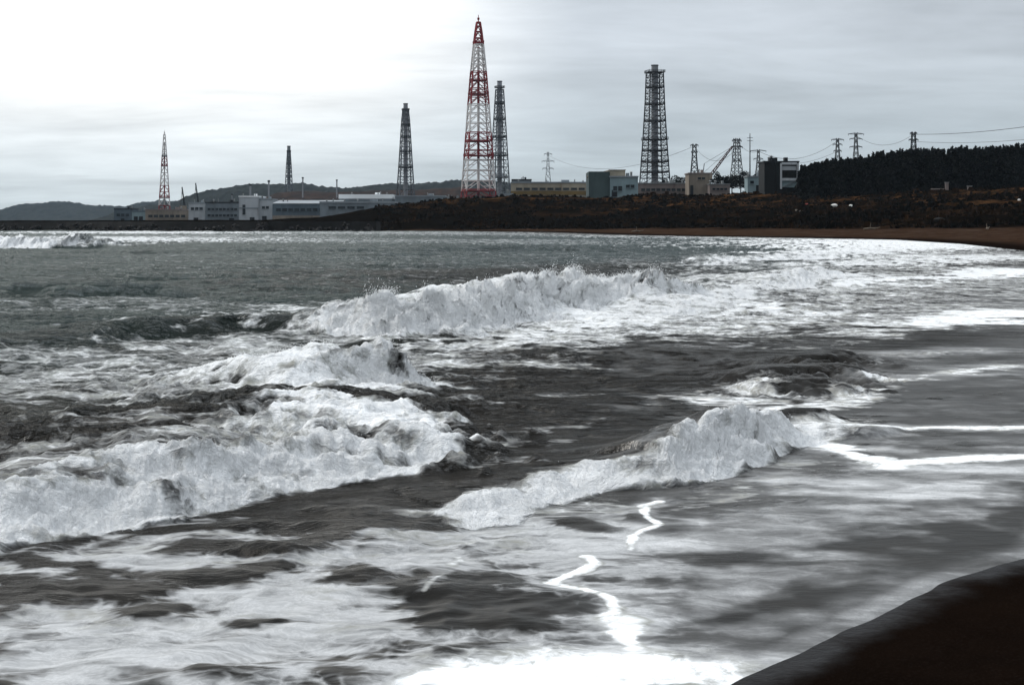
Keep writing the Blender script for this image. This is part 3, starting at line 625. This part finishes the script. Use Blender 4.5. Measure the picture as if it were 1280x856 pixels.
def cable(label, a, c, sag, r=.10):
    pts = []
    A, B = Vector((X_(a[0], a[2]), a[2], Z_(a[1], a[2]))), Vector((X_(c[0], c[2]), c[2], Z_(c[1], c[2])))
    for i in range(25):
        f = i / 24; p = A.lerp(B, f); p.z -= 4 * sag * f * (1 - f); pts.append(p)
    o = MB().path(pts, r).build('power_line', M['cable']); tag(o, label, 'cable', 'power lines strung between the pylons')
cable('power line sagging from squat pylon out of frame to the right', (1142, 168, 900), (1400, 138, 620), 3, .14)
cable('lower power line from squat pylon out of frame to right', (1142, 177, 900), (1400, 160, 620), 3, .10)
cable('power line from taller paired pylon to the squat pylon', (1070, 169, 1000), (1142, 168, 900), 7)
cable('power line from shorter paired pylon back to the thin pylon', (948, 189, 1050), (1047, 176, 1000), 9, .12)
cable('lower power line between the thin pylon and paired pylons', (948, 199, 1050), (1047, 189, 1000), 6)
cable('power line between stout pylon and thin pylon', (921, 177, 800), (948, 189, 1050), 3)
cable('power line between tan block pylon and the stout pylon', (868, 183, 850), (921, 185, 800), 8)
cable('power line from lone slender pylon to tan block pylon', (685, 194, 1500), (868, 183, 850), 14)

# ------------------------------------------------------------------ buildings
def hall(name, label, cat, x0, x1, yt, yb, Y, depth, wall, roof, rz=0.0, wins=(), doors=(), gable=0.0, bands=(), rooft=.9, group=None):
    """x0..x1, yt..yb: face in photo pixels at distance Y; wins: (fx0, fx1, fz0, fz1, n) across the face"""
    u = Y / F; W = (x1 - x0) * u; H = (yb - yt) * u; px = (x0 + x1) / 2; deep = 5.0
    root = empty(name, (X_(px, Y), Y, Z_(yb, Y)), rz); tag(root, label, cat, group)
    mb = MB(); mb.box((0, depth / 2, (H - deep) / 2), (W, depth, H + deep))
    nrib = max(3, int(W / 6))
    for i in range(nrib + 1):
        mb.box((-W / 2 + W * i / nrib, -.10, H / 2), (.35, .2, H - .02))
    mb.build('wall', wall, root)
    mb = MB()
    if gable:
        n = len(mb.v); g = gable * u; e = .5
        mb.v += [(-W / 2 - e, -e, H + .02), (W / 2 + e, -e, H + .02), (W / 2 + e, depth + e, H + .02), (-W / 2 - e, depth + e, H + .02), (-W / 2 - e, depth / 2, H + g), (W / 2 + e, depth / 2, H + g)]
        for q in ((0, 1, 5, 4), (2, 3, 4, 5), (1, 2, 5), (3, 0, 4), (3, 2, 1, 0)): mb.f.append(tuple(n + i for i in q)); mb.m.append(0)
    else:
        mb.box((0, depth / 2, H + rooft / 2 + .01), (W + .8, depth + .8, rooft))
        mb.box((W * .2, depth * .4, H + rooft + .8), (W * .1, depth * .2, 1.6))
    mb.build('roof', roof, root)
    rr_ = random.Random(int(x0 * 7 + yt))
    for i in range(2 + int(W / 18)):
        fx = rr_.uniform(-.45, .45); hh_ = rr_.uniform(.8, 2.0); top = H + (gable * u * .45 if gable else rooft + .01); pr = rr_.uniform(.25, .55)
        v_ = MB(); v_.bar((W * fx, depth * .3, top - .6), (W * fx, depth * .3, top + hh_), pr, 0, 8); v_.bar((W * fx, depth * .3, top + hh_), (W * fx, depth * .3, top + hh_ + .4), pr * 1.7, 0, 8, pr * .5)
        v_.build('roof_vent', M['concrete'], root)
    for f0, f1, z0, z1, n in wins:
        step = (f1 - f0) / n
        for i in range(n):
            a = f0 + step * (i + .12); c = f0 + step * (i + .88)
            cx_, wd = -W / 2 + W * (a + c) / 2, W * (c - a); cz_, hd = H * (z0 + z1) / 2, H * (z1 - z0)
            wo = MB().box((cx_, -.26, cz_), (wd, .12, hd)).build('window', M['glass'], root)
            MB().box((cx_, -.34, cz_ - hd / 2 - .12), (wd + .4, .34, .22)).build('sill', wall, wo); MB().box((cx_, -.30, cz_ + hd / 2 + .1), (wd + .3, .24, .18)).build('lintel', wall, wo)
    for f0, f1, zt in doors:
        MB().box((-W / 2 + W * (f0 + f1) / 2, -.26, H * zt / 2), (W * (f1 - f0), .14, H * zt)).build('door', M['dark'], root)
    for z0, z1, bm in bands:
        MB().box((0, -.30, H * (z0 + z1) / 2), (W + .3, .18, H * (z1 - z0))).build('band', bm, root)
    return root
# left cluster, by the harbour wall
hall('storage_shed', 'dark blue grey shed at the far left end of the works', 'shed', 143, 164, 262, 279, 1100, 20, M['bluegrey'], M['dark_steel'], wins=[(.1, .9, .5, .7, 3)], doors=[(.4, .6, .35)])
hall('storage_shed', 'low blue shed with pale front beside the dark shed', 'shed', 165, 181, 265, 279, 1100, 18, M['teal'], M['bluegrey'], doors=[(.15, .45, .6), (.55, .85, .6)])
hall('works_building', 'long low beige building under the small far lattice mast', 'building', 182, 235, 263, 279, 1080, 22, M['tanblock'], M['pinkgrey'], wins=[(.05, .95, .45, .65, 7)], bands=[(0, .2, M['red'])])
hall('works_building', 'pale square block left of the ribbed grey hall', 'building', 236, 256, 254.5, 278, 1050, 20, M['pale_wall'], M['roof_grey'], wins=[(.1, .9, .65, .8, 3)], doors=[(.3, .6, .25)])
hall('works_building', 'wide grey hall with rows of windows and dark flat roof', 'building', 257, 299, 254, 278, 1030, 28, M['grey_wall'], M['dark_steel'], wins=[(.05, .95, .62, .74, 8), (.05, .95, .3, .42, 8)], doors=[(.7, .85, .22)])
hall('turbine_block', 'tallest pale block with white roof edge in the left cluster', 'building', 299, 323, 246.5, 278, 1020, 30, M['pale_wall'], M['roof_white'], wins=[(.15, .35, .3, .7, 1)], bands=[(.55, .58, M['grey_wall'])], doors=[(.55, .8, .2)])
hall('works_building', 'pale annexe against the right side of the tallest pale block', 'building', 323.5, 340, 250, 278, 1022, 24, M['pale_wall'], M['roof_grey'], wins=[(.2, .8, .6, .72, 2)], doors=[(.25, .6, .28)])
hall('works_building', 'long low grey hall with pale sloping roof left of white roof', 'building', 341, 424, 254.5, 276, 1000, 60, M['bluegrey'], M['roof_grey'], gable=5, wins=[(.04, .96, .55, .72, 10)], bands=[(0, .3, M['tanblock'])])
hall('works_hall', 'long hall with brilliant white roof left of the dark stack', 'building', 424, 490, 248.5, 268, 1060, 36, M['grey_wall'], M['roof_white'], rooft=3.2, wins=[(.03, .97, .35, .55, 9)])
hall('works_hall', 'low grey hall with dark window strip below the white roof', 'building', 400, 494, 254, 270, 985, 20, M['grey_wall'], M['roof_grey'], rooft=1.2, wins=[(.1, .6, .55, .75, 4)])
hall('works_hall', 'grey stepped hall standing around the foot of the dark stack', 'building', 494, 556, 246, 266, 1050, 40, M['grey_wall'], M['roof_grey'], wins=[(.1, .9, .4, .6, 7)], doors=[(.45, .55, .4)])
hall('works_building', 'small pale block just left of the tall mast foot', 'building', 556, 578, 249, 266, 1000, 16, M['pale_wall'], M['pale_steel'], wins=[(.1, .9, .55, .75, 4)])
hall('works_building', 'small white cabin at the foot of the stack behind mast', 'cabin', 626, 641, 243.5, 258, 900, 12, M['pale_wall'], M['roof_grey'], doors=[(.4, .7, .7)])
# centre and right
hall('works_hall', 'long beige hall with ochre band right of the tall mast', 'building', 639, 737, 229, 250, 900, 40, M['beige'], M['roof_grey'], rooft=.8, bands=[(.30, .52, M['ochre'])], wins=[(.05, .95, .58, .72, 9)])
hall('works_building', 'thin dark roofed range showing over the long beige hall', 'building', 640, 664, 225.5, 240, 1000, 20, M['grey_wall'], M['dark_steel'], rooft=.8, wins=[(.1, .9, .6, .75, 3)])
tl = hall('crusher_house', 'pale teal building with dark green left side and beige rooftop housing', 'building', 763, 797, 222, 246, 640, 26, M['teal'], M['roof_grey'], rooft=.7, wins=[(.08, .45, .30, .55, 2), (.55, .9, .45, .62, 2)], doors=[(.05, .25, .35)])
u = 640 / F
mb = MB(); mb.box((-(797 - 763) / 2 * u - 13.2 * u - .1, 14, 3.4), (26.4 * u, 24, 16.0)); mb.build('wing', M['dark_teal'], tl)
mb = MB(); mb.box((-7 * u, 10, 24 * u + 5.2 * u), (20 * u, 8, 9 * u)); mb.build('rooftop_housing', M['beige'], tl)
mb = MB(); mb.box((-7 * u, 10, 24 * u + 10.1 * u), (21.5 * u, 9, .7 * u)); mb.build('housing_roof', M['tanblock'], tl)
mb = MB(); mb.bar((-45 * u, 9, 25.2 * u), (-17 * u, 10, 33 * u), 1.5 * u); mb.build('conveyor', M['tanblock'], tl)
hall('works_building', 'low pink grey range across the foot of the nearest stack', 'building', 797.5, 861, 230, 248, 720, 20, M['pinkgrey'], M['concrete'], rooft=.6, wins=[(.05, .95, .5, .68, 9)])
hall('works_building', 'tan block with bare front right of the nearest stack', 'building', 861.5, 887, 217.5, 246, 700, 16, M['tanblock'], M['pinkgrey'], rooft=.6, doors=[(.05, .2, .5)], wins=[(.4, .8, .75, .85, 2)])
hall('works_building', 'low concrete range right of the tan block', 'building', 887.5, 912, 231, 246, 690, 12, M['pinkgrey'], M['concrete'], rooft=.5, wins=[(.1, .9, .55, .72, 4)])
hall('substation_hut', 'small pale teal hut left of the black sided building', 'hut', 935, 955, 221.5, 240, 600, 9, M['teal'], M['roof_grey'], rooft=.5, doors=[(.5, .85, .45)], wins=[(.1, .4, .55, .75, 1)])
bb = hall('control_building', 'black sided building with white framed open front beside the pines', 'building', 956, 998, 203, 240, 560, 14, M['black_wall'], M['dark_steel'], rooft=.5)
u = 560 / F; W = 42 * u; H = 37 * u
x0, x1 = (975 - 977) * u, (997.5 - 977) * u
fr_ = MB()
fr_.box((x0 + .3, -.7, H * .53), (.6, 1.1, H * .86)); fr_.box((x1 - .3, -.7, H * .53), (.6, 1.1, H * .86)); fr_.box(((x0 + x1) / 2, -.7, H * .955), (x1 - x0 - 1.22, 1.1, .9)); fr_.box(((x0 + x1) / 2, -.7, H * .42), (x1 - x0 - 1.22, 1.1, 1.0))
fr_.build('front_frame', M['pale_wall'], bb)
MB().box(((x0 + x1) / 2, -.3, H * .27), (x1 - x0 - 1.2, .3, H * .24)).build('panel', M['teal'], bb)
MB().box(((x0 + x1) / 2, -.3, H * .80), (x1 - x0 - 1.2, .3, H * .14)).build('panel', M['pale_wall'], bb)
st = MB()
for i in range(7): st.box((x0 + 1.2 + i * .75, -1.0, H * .17 + i * .38), (.8, .5, .25))
st.build('stair', M['pale_steel'], bb)
mb = MB(); mb.box((-8 * u, 4, H + 1.1), (8 * u, 4, 1.6)); mb.build('roof_tank', M['dark_steel'], bb)
# slim vents and cranes
for px, yt, yb, Y, r, lab in [(313, 231, 248, 1060, .8, 'thin vent pipe above the tallest pale block, left of two'), (336, 226, 252, 1060, .7, 'thin tall vent pipe behind pale annexe'), (378.5, 222, 240, 1500, .8, 'short vent pipe just right of the small pale stack'), (421, 225, 240, 1500, .8, 'lone vent pipe on the skyline between pale stack and white roof'), (290, 243, 256, 1060, .5, 'thinnest vent pipe over the wide grey hall')]:
    o = empty('vent_pipe', (X_(px, Y), Y, Z_(yb, Y))); tag(o, lab, 'vent pipe')
    H = (yb - yt) * Y / F
    MB().bar((0, 0, -6), (0, 0, H), r, 0, 10, r * .85).build('shaft', M['flue'], o); MB().bar((0, 0, H * .93), (0, 0, H + .3), r * 1.4, 0, 10).build('collar', M['dark_steel'], o)
def crane(label, px0, y0, px1, y1, Y, w, cab=True):
    o = empty('crane', (X_(px0, Y), Y, Z_(y0, Y))); tag(o, label, 'crane')
    B = Vector(((px1 - px0) * Y / F, 0, (y0 - y1) * Y / F)); n = Vector((-B.z, 0, B.x)).normalized() * w
    mb = MB(); N = 14
    for dy in (-w, w):
        for sg in (-1, 1):
            k = .25
            mb.bar(n * sg * .6 + Vector((0, dy, 0)), B + n * sg * .3 + Vector((0, dy * .4, 0)), w * .2)
        for i in range(N):
            a, c = i / N, (i + 1) / N; s_ = 1 if i % 2 else -1
            mb.bar(B * a + n * s_ * .55 + Vector((0, dy * (1 - .6 * a), 0)), B * c - n * s_ * .5 + Vector((0, dy * (1 - .6 * c), 0)), w * .13)
    mb.build('boom', M['boom_red'] if Y < 900 else M['dark_steel'], o)
    MB().box((-1.5, 0, 0.3), (5.5, 3.2, 3.0)).build('cab', M['tanblock'], o)
    MB().box((-.5, 0, -2.2), (7, 4.4, 2.0)).build('crawler_base', M['dark_steel'], o)
    mb = MB(); mb.bar((-3.5, 0, 1.8), B * .98, .08); mb.bar((-3.5, 0, 1.8), (-2.8, 0, 7), .2); mb.bar((-2.8, 0, 7), B, .08); mb.build('stay_cable', M['cable'], o)
    MB().bar(B, B - Vector((0, 0, (y0 - y1) * Y / F * .35)), .10).build('hoist_rope', M['cable'], o)
crane('lattice boom crane slanting up to the right beside stout pylon', 887, 221, 915, 184, 760, 1.0)
crane('small leaning crane left of two by the pale square block', 231, 260, 227.5, 234, 1150, .8)
crane('small leaning crane right of two by the pale square block', 248, 256, 244.5, 229, 1150, .8)

# ------------------------------------------------------------------ breakwater
o = empty('breakwater', (X_(200, 460), 460, 0)); tag(o, 'long low dark breakwater across the left side of the sea', 'breakwater')
pl = [at(-420, 287.2), at(-60, 287.2), at(90, 287.9), at(200, 288.9), at(340, 289.4), at(470, 289.5)]
mb = MB()
ox, oy = o.location.x, o.location.y
for a, c in zip(pl[:-1], pl[1:]):
    A, B = Vector((a[0] - ox, a[1] - oy, 1.2)), Vector((c[0] - ox, c[1] - oy, 1.2)); dv = B - A; L = dv.length
    mb.box((A + B) / 2 + Vector((0, 2, -.7)), (L + 1, 6, 5.0), math.atan2(dv.y, dv.x))
mb.build('wall', M['rock'], o)
mb = MB(); rb = random.Random(5)
for a, c in zip(pl[:-1], pl[1:]):
    A, B = Vector((a[0] - ox, a[1] - oy, 0)), Vector((c[0] - ox, c[1] - oy, 0)); L = (B - A).length
    for i in range(int(L / 1.3)):
        p = A.lerp(B, rb.random()); q = rb.random()
        p += Vector((0, -3.5 - 5 * q, 1.7 - 2.6 * q + rb.uniform(-.4, .4)))
        for _ in range(3):
            v = Vector((rb.gauss(0, 1), rb.gauss(0, 1), rb.gauss(0, 1))).normalized() * rb.uniform(.9, 1.5); mb.bar(p - v * .6, p + v, .55, 0, 5, .4)
mb.build('armour_blocks', M['rock'], o)

# ------------------------------------------------------------------ pines, trees and scrub
m, t, b = new_mat('dark_pine_foliage')
co = t.add('ShaderNodeTexCoord').outputs['Object']
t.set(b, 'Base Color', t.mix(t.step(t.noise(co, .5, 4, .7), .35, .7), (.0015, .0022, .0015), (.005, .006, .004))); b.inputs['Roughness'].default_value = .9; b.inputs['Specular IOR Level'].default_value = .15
M_PINE = m
def leaves(cx, cy, cz, n, size, shape, g):
    """n leaf clumps (bent quads) spread through a crown; shape(n) gives local points"""
    p = shape(n, g) + np.array([cx, cy, cz]); a = g.normal(size=(n, 3)); a /= np.linalg.norm(a, axis=1)[:, None]
    b_ = np.cross(a, g.normal(size=(n, 3))); b_ /= np.linalg.norm(b_, axis=1)[:, None]
    sz = (size * g.uniform(.6, 1.3, n))[:, None]
    return np.stack([p - a * sz, p + b_ * sz * .5, p + a * sz, p - b_ * sz * .5], 1).reshape(-1, 3)
def pine_shape(H, r):
    def f(n, g):
        k = g.uniform(0, 1, n) ** .8; tier = .75 + .35 * np.sin(k * 22 + g.uniform(0, 6))
        rad = r * (1 - k) ** .7 * tier * np.sqrt(g.uniform(.15, 1, n)) + .1; th = g.uniform(0, 2 * np.pi, n)
        return np.stack([rad * np.cos(th), rad * np.sin(th), H * (.03 + .97 * k) - .25 * rad], -1)
    return f
def round_shape(H, r):
    def f(n, g):
        nb_ = 7; cen = np.stack([g.normal(0, .42 * r, nb_), g.normal(0, .42 * r, nb_), g.uniform(.4, .85, nb_) * H], -1); i = g.integers(0, nb_, n)
        v = g.normal(size=(n, 3)); v /= np.linalg.norm(v, axis=1)[:, None]
        return cen[i] + v * (r * .48 * g.uniform(.3, 1, n) ** .4)[:, None] * np.array([1, 1, .8])
    return f
g = np.random.default_rng(11)
chunks = []; trunks = MB()
for row in range(7):
    for px in np.arange(994 + row * 2, 1420, 5.2):
        px = px + g.uniform(-2, 2); Y = 500 + row * 16 + g.uniform(-6, 6)
        if px < 1003 and row < 2: continue
        yt = np.interp(px, [994, 1003, 1020, 1050, 1080, 1100, 1140, 1180, 1200, 1240, 1280, 1420], [212, 209, 204, 199, 197, 191, 187, 187, 185, 185, 181, 178])
        X = X_(px, Y); zb = lh(X, Y) - .5; zt = Z_(yt + 2 * (row < 4) + g.uniform(-3, 2.5) + (6 if g.random() < .3 else 0), Y)
        H = zt - zb
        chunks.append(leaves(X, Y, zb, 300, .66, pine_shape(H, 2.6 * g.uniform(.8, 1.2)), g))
        trunks.bar((X, Y, zb), (X, Y, zb + H * .92), .22, 0, 5, .05)
vv = np.concatenate(chunks); nq = len(vv) // 4
tv = np.array(trunks.v); 
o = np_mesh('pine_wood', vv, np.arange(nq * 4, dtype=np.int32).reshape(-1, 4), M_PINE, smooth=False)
tag(o, 'black pine wood filling the skyline behind the dunes at right', 'wood', kind='stuff')
tr = trunks.build('pine_trunks', M['bark'], o); tr['kind'] = 'stuff'
def tree(label, px, yt, yb, Y, r, group):
    X = X_(px, Y); zb = Z_(yb, Y) - 2; H = Z_(yt, Y) - zb
    root = empty('tree', (X, Y, zb)); tag(root, label, 'tree', group)
    mb = MB(); mb.bar((0, 0, -1), (0, 0, H * .55), .35, 0, 7, .16)
    for k in range(6):
        a = k * 1.05; mb.bar((0, 0, H * (.25 + .05 * k)), (math.cos(a) * r * .6, math.sin(a) * r * .6, H * (.5 + .05 * k)), .13, 0, 5, .04)
    mb.build('trunk', M['bark'], root)
    v = leaves(0, 0, 0, 650, .55, round_shape(H, r), g)
    np_mesh('crown', v, np.arange(len(v), dtype=np.int32).reshape(-1, 4), M_PINE, root, smooth=False)
G = 'dark trees among the works buildings'
tree('dark tree between the nearest stack and tan block', 848, 220, 238, 760, 5.0, G)
tree('low dark bush tree at the foot of nearest stack', 834, 222, 236, 770, 3.6, G)
tree('dark tree just right of tan block under crane boom', 897, 218, 238, 720, 4.2, G)
tree('tallest dark tree in the clump below the stout pylon', 906, 213, 238, 720, 4.6, G)
tree('broad dark tree left of the stout pylon foot', 915, 217, 238, 715, 4.6, G)
tree('dark tree in front of the stout pylon foot', 926, 213, 238, 712, 4.4, G)
tree('dark tree right end of clump beside teal hut', 934, 219, 238, 690, 3.6, G)
tree('dark tree behind the teal hut by black building', 951, 216, 236, 660, 3.4, G)
# scrub tussocks on the dunes
m, t, b = new_mat('dune_scrub_blades')
co = t.add('ShaderNodeTexCoord').outputs['Object']
t.set(b, 'Base Color', t.mix(t.step(t.noise(co, .06, 5, .6), .45, .66), (.004, .0034, .0022), (.030, .015, .006))); b.inputs['Roughness'].default_value = .95; b.inputs['Specular IOR Level'].default_value = .1
n = 30000
px = g.uniform(470, 1330, n); Y = g.uniform(270, 780, n); X = (px - CX) / F * Y
si = inland(X, Y); ft = np.interp(px, [300, 480, 700, 900, 1280], [2, 6, 18, 32, 45])
ok = (si > ft * 1.1) & (si < 230) & (fbm(X * .05, Y * .05, 3, 77) > -.12)
X, Y = X[ok], Y[ok]; zz = land_height(X, Y); n = len(X)
a = g.uniform(0, 2 * np.pi, (n, 3)); big = (g.random((n, 1)) < .12) * 1.0; w = g.uniform(.25, .7, (n, 1)) * (1 + 1.2 * big); hh = g.uniform(.25, .75, (n, 1)) * (1 + 1.1 * big)
base = np.stack([X, Y, zz - .15], -1)
tri = []
for k in range(3):
    dx = np.stack([np.cos(a[:, k]), np.sin(a[:, k]), 0 * X], -1)
    tip = base + np.stack([g.normal(0, .25, n), g.normal(0, .25, n), hh[:, 0]], -1)
    tri.append(np.stack([base - dx * w, base + dx * w, tip + dx * w * .3, tip - dx * w * .4], 1))
vv = np.concatenate(tri).reshape(-1, 3)
o = np_mesh('dune_scrub', vv, np.arange(len(vv), dtype=np.int32).reshape(-1, 4), m, smooth=False)
tag(o, 'rough dark scrub and dry grass tussocks over the dune slope', 'scrub', kind='stuff')

# ------------------------------------------------------------------ litter and posts on the far beach
def lump_of(name, label, cat, px, py, size, mat, seed, sq=(1, .8, .7)):
    X, Y, zt = land_at(px, py)
    bm_v = []; g2 = np.random.default_rng(seed)
    import bmesh
    bm = bmesh.new(); bmesh.ops.create_icosphere(bm, subdivisions=2, radius=1)
    for v in bm.verts:
        k = 1 + .22 * float(fbm(np.array([v.co.x * 1.5 + seed]), np.array([v.co.y * 1.5 + v.co.z * 2]), 2, seed)[0])
        v.co = Vector((v.co.x * k * sq[0], v.co.y * k * sq[1], v.co.z * k * sq[2])) * size
    for f in bm.faces: f.smooth = True
    me = bpy.data.meshes.new(name); bm.to_mesh(me); bm.free(); me.materials.append(mat)
    o = bpy.data.objects.new(name, me); C.objects.link(o); o.location = (X, Y, zt + size * sq[2] * .7)
    return tag(o, label, cat)
lump_of('beach_litter', 'largest white lump of litter on the dark dune foot', 'litter', 1043, 258.5, .75, M['litter_white'], 1, (1.4, .8, .7))
lump_of('beach_litter', 'white lump right of the largest one on dune foot', 'litter', 1063.5, 258.5, .5, M['litter_white'], 2, (1.1, .9, .8))
lump_of('beach_litter', 'rounded white lump of the close pair lower on the beach', 'litter', 1001.5, 266.5, .62, M['litter_white'], 3)
lump_of('beach_litter', 'smaller yellowish lump left in the close pair of litter', 'litter', 995.5, 264, .45, M['tanblock'], 4)
lump_of('beach_litter', 'red scrap of litter above the close white pair', 'litter', 1008, 256, .55, M['litter_red'], 5, (1.6, .6, .5))
lump_of('beach_litter', 'green scrap of litter between the white lumps', 'litter', 1052, 266, .45, M['litter_green'], 6, (1.5, .7, .4))
lump_of('beach_litter', 'small pale scrap on the brown sand by the sea', 'litter', 974, 284, .30, M['litter_white'], 7, (1.6, .8, .5))
lump_of('beach_litter', 'pale fleck of litter at far right of dune', 'litter', 1274, 251, .4, M['litter_white'], 8)
lump_of('boulder', 'dark boulder on the sand below the dunes at right', 'boulder', 1174, 277, .8, M['rock'], 9, (1.5, .8, .6))
def post(label, px, yt, yb, r):
    X, Y, zt = land_at(px, yb); H = (yb - yt) * Y / F
    o = empty('marker_post', (X, Y, zt - .3)); tag(o, label, 'post')
    MB().box((0, 0, (H + .3) / 2), (r * 2, r * 1.4, H + .3)).build('shaft', M['pinkgrey'], o); MB().box((0, 0, H + .42), (r * 2.6, r * 2, .2)).build('cap', M['concrete'], o)
post('pale post standing against the black pines at right', 1183.5, 215, 224, .5)
post('short pale stub right of the pale post on dune crest', 1212, 221, 225, .6)
o = empty('shore_bench', land_at(1172, 226)); tag(o, 'low pale concrete slab on the dune crest left of post', 'slab')
MB().box((0, 0, .4), (4, 1.4, .35)).build('top', M['pinkgrey'], o); mb = MB(); [mb.box((sx, 0, .05), (.5, 1.2, .5)) for sx in (-1.5, 1.5)]; mb.build('support', M['concrete'], o)
def driftwood(label, px, py, L, rz):
    X, Y, zt = land_at(px, py, 40)
    mb = MB(); p = [Vector((-L / 2, 0, .1)), Vector((-L * .1, .15, .22)), Vector((L * .25, .05, .18)), Vector((L / 2, -.2, .45))]
    mb.bar(p[0], p[1], .16, 0, 7, .2); mb.bar(p[1], p[2], .2, 0, 7, .15); mb.bar(p[2], p[3], .15, 0, 7, .05); mb.bar(p[1], p[1] + Vector((.2, .1, L * .35)), .1, 0, 6, .03)
    o = mb.build('driftwood', M['wood'], smooth=True); o.location = (X, Y, zt); o.rotation_euler.z = rz; tag(o, label, 'driftwood')
driftwood('forked driftwood log at the water edge below the teal building', 797, 290, 3.0, .4)
driftwood('pale driftwood branch on the brown sand at far right', 1235, 287, 2.4, 1.2)
driftwood('long driftwood branch lying on sand left of boulder', 1090, 287, 3.2, .1)

# ------------------------------------------------------------------ haze
m = bpy.data.materials.new('sea_haze'); m.use_nodes = True; nt = m.node_tree
nt.nodes.remove(nt.nodes['Principled BSDF'])
pv = nt.nodes.new('ShaderNodeVolumePrincipled'); pv.inputs['Color'].default_value = (.66, .84, 1, 1); pv.inputs['Density'].default_value = 0.000030; pv.inputs['Anisotropy'].default_value = .2
nt.links.new(pv.outputs[0], nt.nodes['Material Output'].inputs['Volume'])
HAZE = MB().box((0, 4500, 298), (32000, 9300, 610)).build('haze', m); tag(HAZE, 'thin pale sea haze over the whole bay', 'haze', kind='stuff')

# ------------------------------------------------------------------ world, sun, camera
SUN_AZ, SUN_EL = R(-72), R(46)                       # to the left of the view, over the sea
sd = Vector((math.sin(SUN_AZ) * math.cos(SUN_EL), math.cos(SUN_AZ) * math.cos(SUN_EL), math.sin(SUN_EL)))
w = bpy.data.worlds.new('World'); bpy.context.scene.world = w; w.use_nodes = True
t = NT(w.node_tree); bg = w.node_tree.nodes['Background']
sky = t.add('ShaderNodeTexSky', sky_type='NISHITA', sun_disc=False, sun_elevation=SUN_EL, sun_rotation=SUN_AZ, air_density=1.0, dust_density=3.0)
dirn = t.add('ShaderNodeTexCoord').outputs['Generated']
sep = t.add('ShaderNodeSeparateXYZ', ins={0: dirn}); zc = t.math('MAXIMUM', sep.outputs[2], 0.0)
den = t.math('ADD', zc, .10)
pv_ = t.add('ShaderNodeCombineXYZ', ins={0: t.math('DIVIDE', sep.outputs[0], den), 1: t.math('DIVIDE', sep.outputs[1], den)}).outputs[0]
c1 = t.noise(t.mapping(pv_, (.55, .9, 1), (0, 0, R(-10)), (3.1, 1.7, 0)), 1.0, 8, .55, .6)
c2 = t.noise(t.mapping(pv_, (1.5, 2.1, 1), (0, 0, R(-14)), (8.3, 2.2, 0)), 1.0, 6, .6, .4)
cl = t.math('ADD', t.math('MULTIPLY', t.math('SUBTRACT', c1, .5), .9), t.math('MULTIPLY', t.math('SUBTRACT', c2, .5), .55))
gl = t.vmath('DOT_PRODUCT', dirn, tuple(Vector((-.28, 1, .15)).normalized()))
glow = t.math('MULTIPLY', t.step(gl, .945, 1.0), t.step(sep.outputs[2], -.01, .14, .12, 1))
wide = t.step(gl, .55, 1.0)
ov = t.math('ADD', .375, t.math('ADD', t.math('MULTIPLY', zc, .30), t.math('MULTIPLY', t.step(zc, .75, .98), .9)))                # overcast sky brightens to the zenith
lum = t.math('ADD', ov, t.math('ADD', t.math('MULTIPLY', glow, .62), t.math('MULTIPLY', wide, .16)))
lum = t.math('MULTIPLY', lum, t.math('ADD', 1.0, t.math('MULTIPLY', cl, .95)))
lum = t.math('MAXIMUM', lum, .1)
tint = t.mix(t.step(sep.outputs[2], 0.0, .14), (.90, 1.02, 1.07), (.93, 1.0, 1.08))
tint = t.mix(t.math('MINIMUM', t.math('MULTIPLY', glow, 1.2), 1.0), tint, (1.0, .995, .97))
ccol = t.vmath('SCALE', tint); ccol.node.inputs['Scale'].default_value = 1; t.set(ccol.node, 'Scale', lum)
skys = t.vmath('SCALE', sky.outputs[0]); skys.node.inputs['Scale'].default_value = .10
final = t.mix(.92, skys, ccol)
t.set(bg, 'Color', final); bg.inputs['Strength'].default_value = 1.0

L = bpy.data.lights.new('sun', 'SUN'); L.energy = 1.5; L.angle = R(40); L.color = (1, .97, .92)
o = bpy.data.objects.new('sun', L); C.objects.link(o); o.rotation_euler = (-sd).to_track_quat('-Z', 'Y').to_euler(); o.location = (0, 0, 60)

cam = bpy.data.cameras.new('camera'); co_cam = bpy.data.objects.new('camera', cam); C.objects.link(co_cam)
cam.lens = 50; cam.sensor_width = 36; cam.shift_y = -(428 - HZ) / 1280; cam.clip_start = .1; cam.clip_end = 60000
co_cam.location = (0, 0, EYE); co_cam.rotation_euler = (R(90), 0, 0)
sc_ = bpy.context.scene; sc_.camera = co_cam
sc_.view_settings.view_transform = 'Standard'; sc_.view_settings.look = 'None'; sc_.view_settings.exposure = .30; sc_.view_settings.gamma = 1
sc_.render.resolution_x, sc_.render.resolution_y = 1024, 684
sc_.cycles.use_denoising = True
sc_.cycles.max_bounces = 6; sc_.cycles.volume_bounces = 0
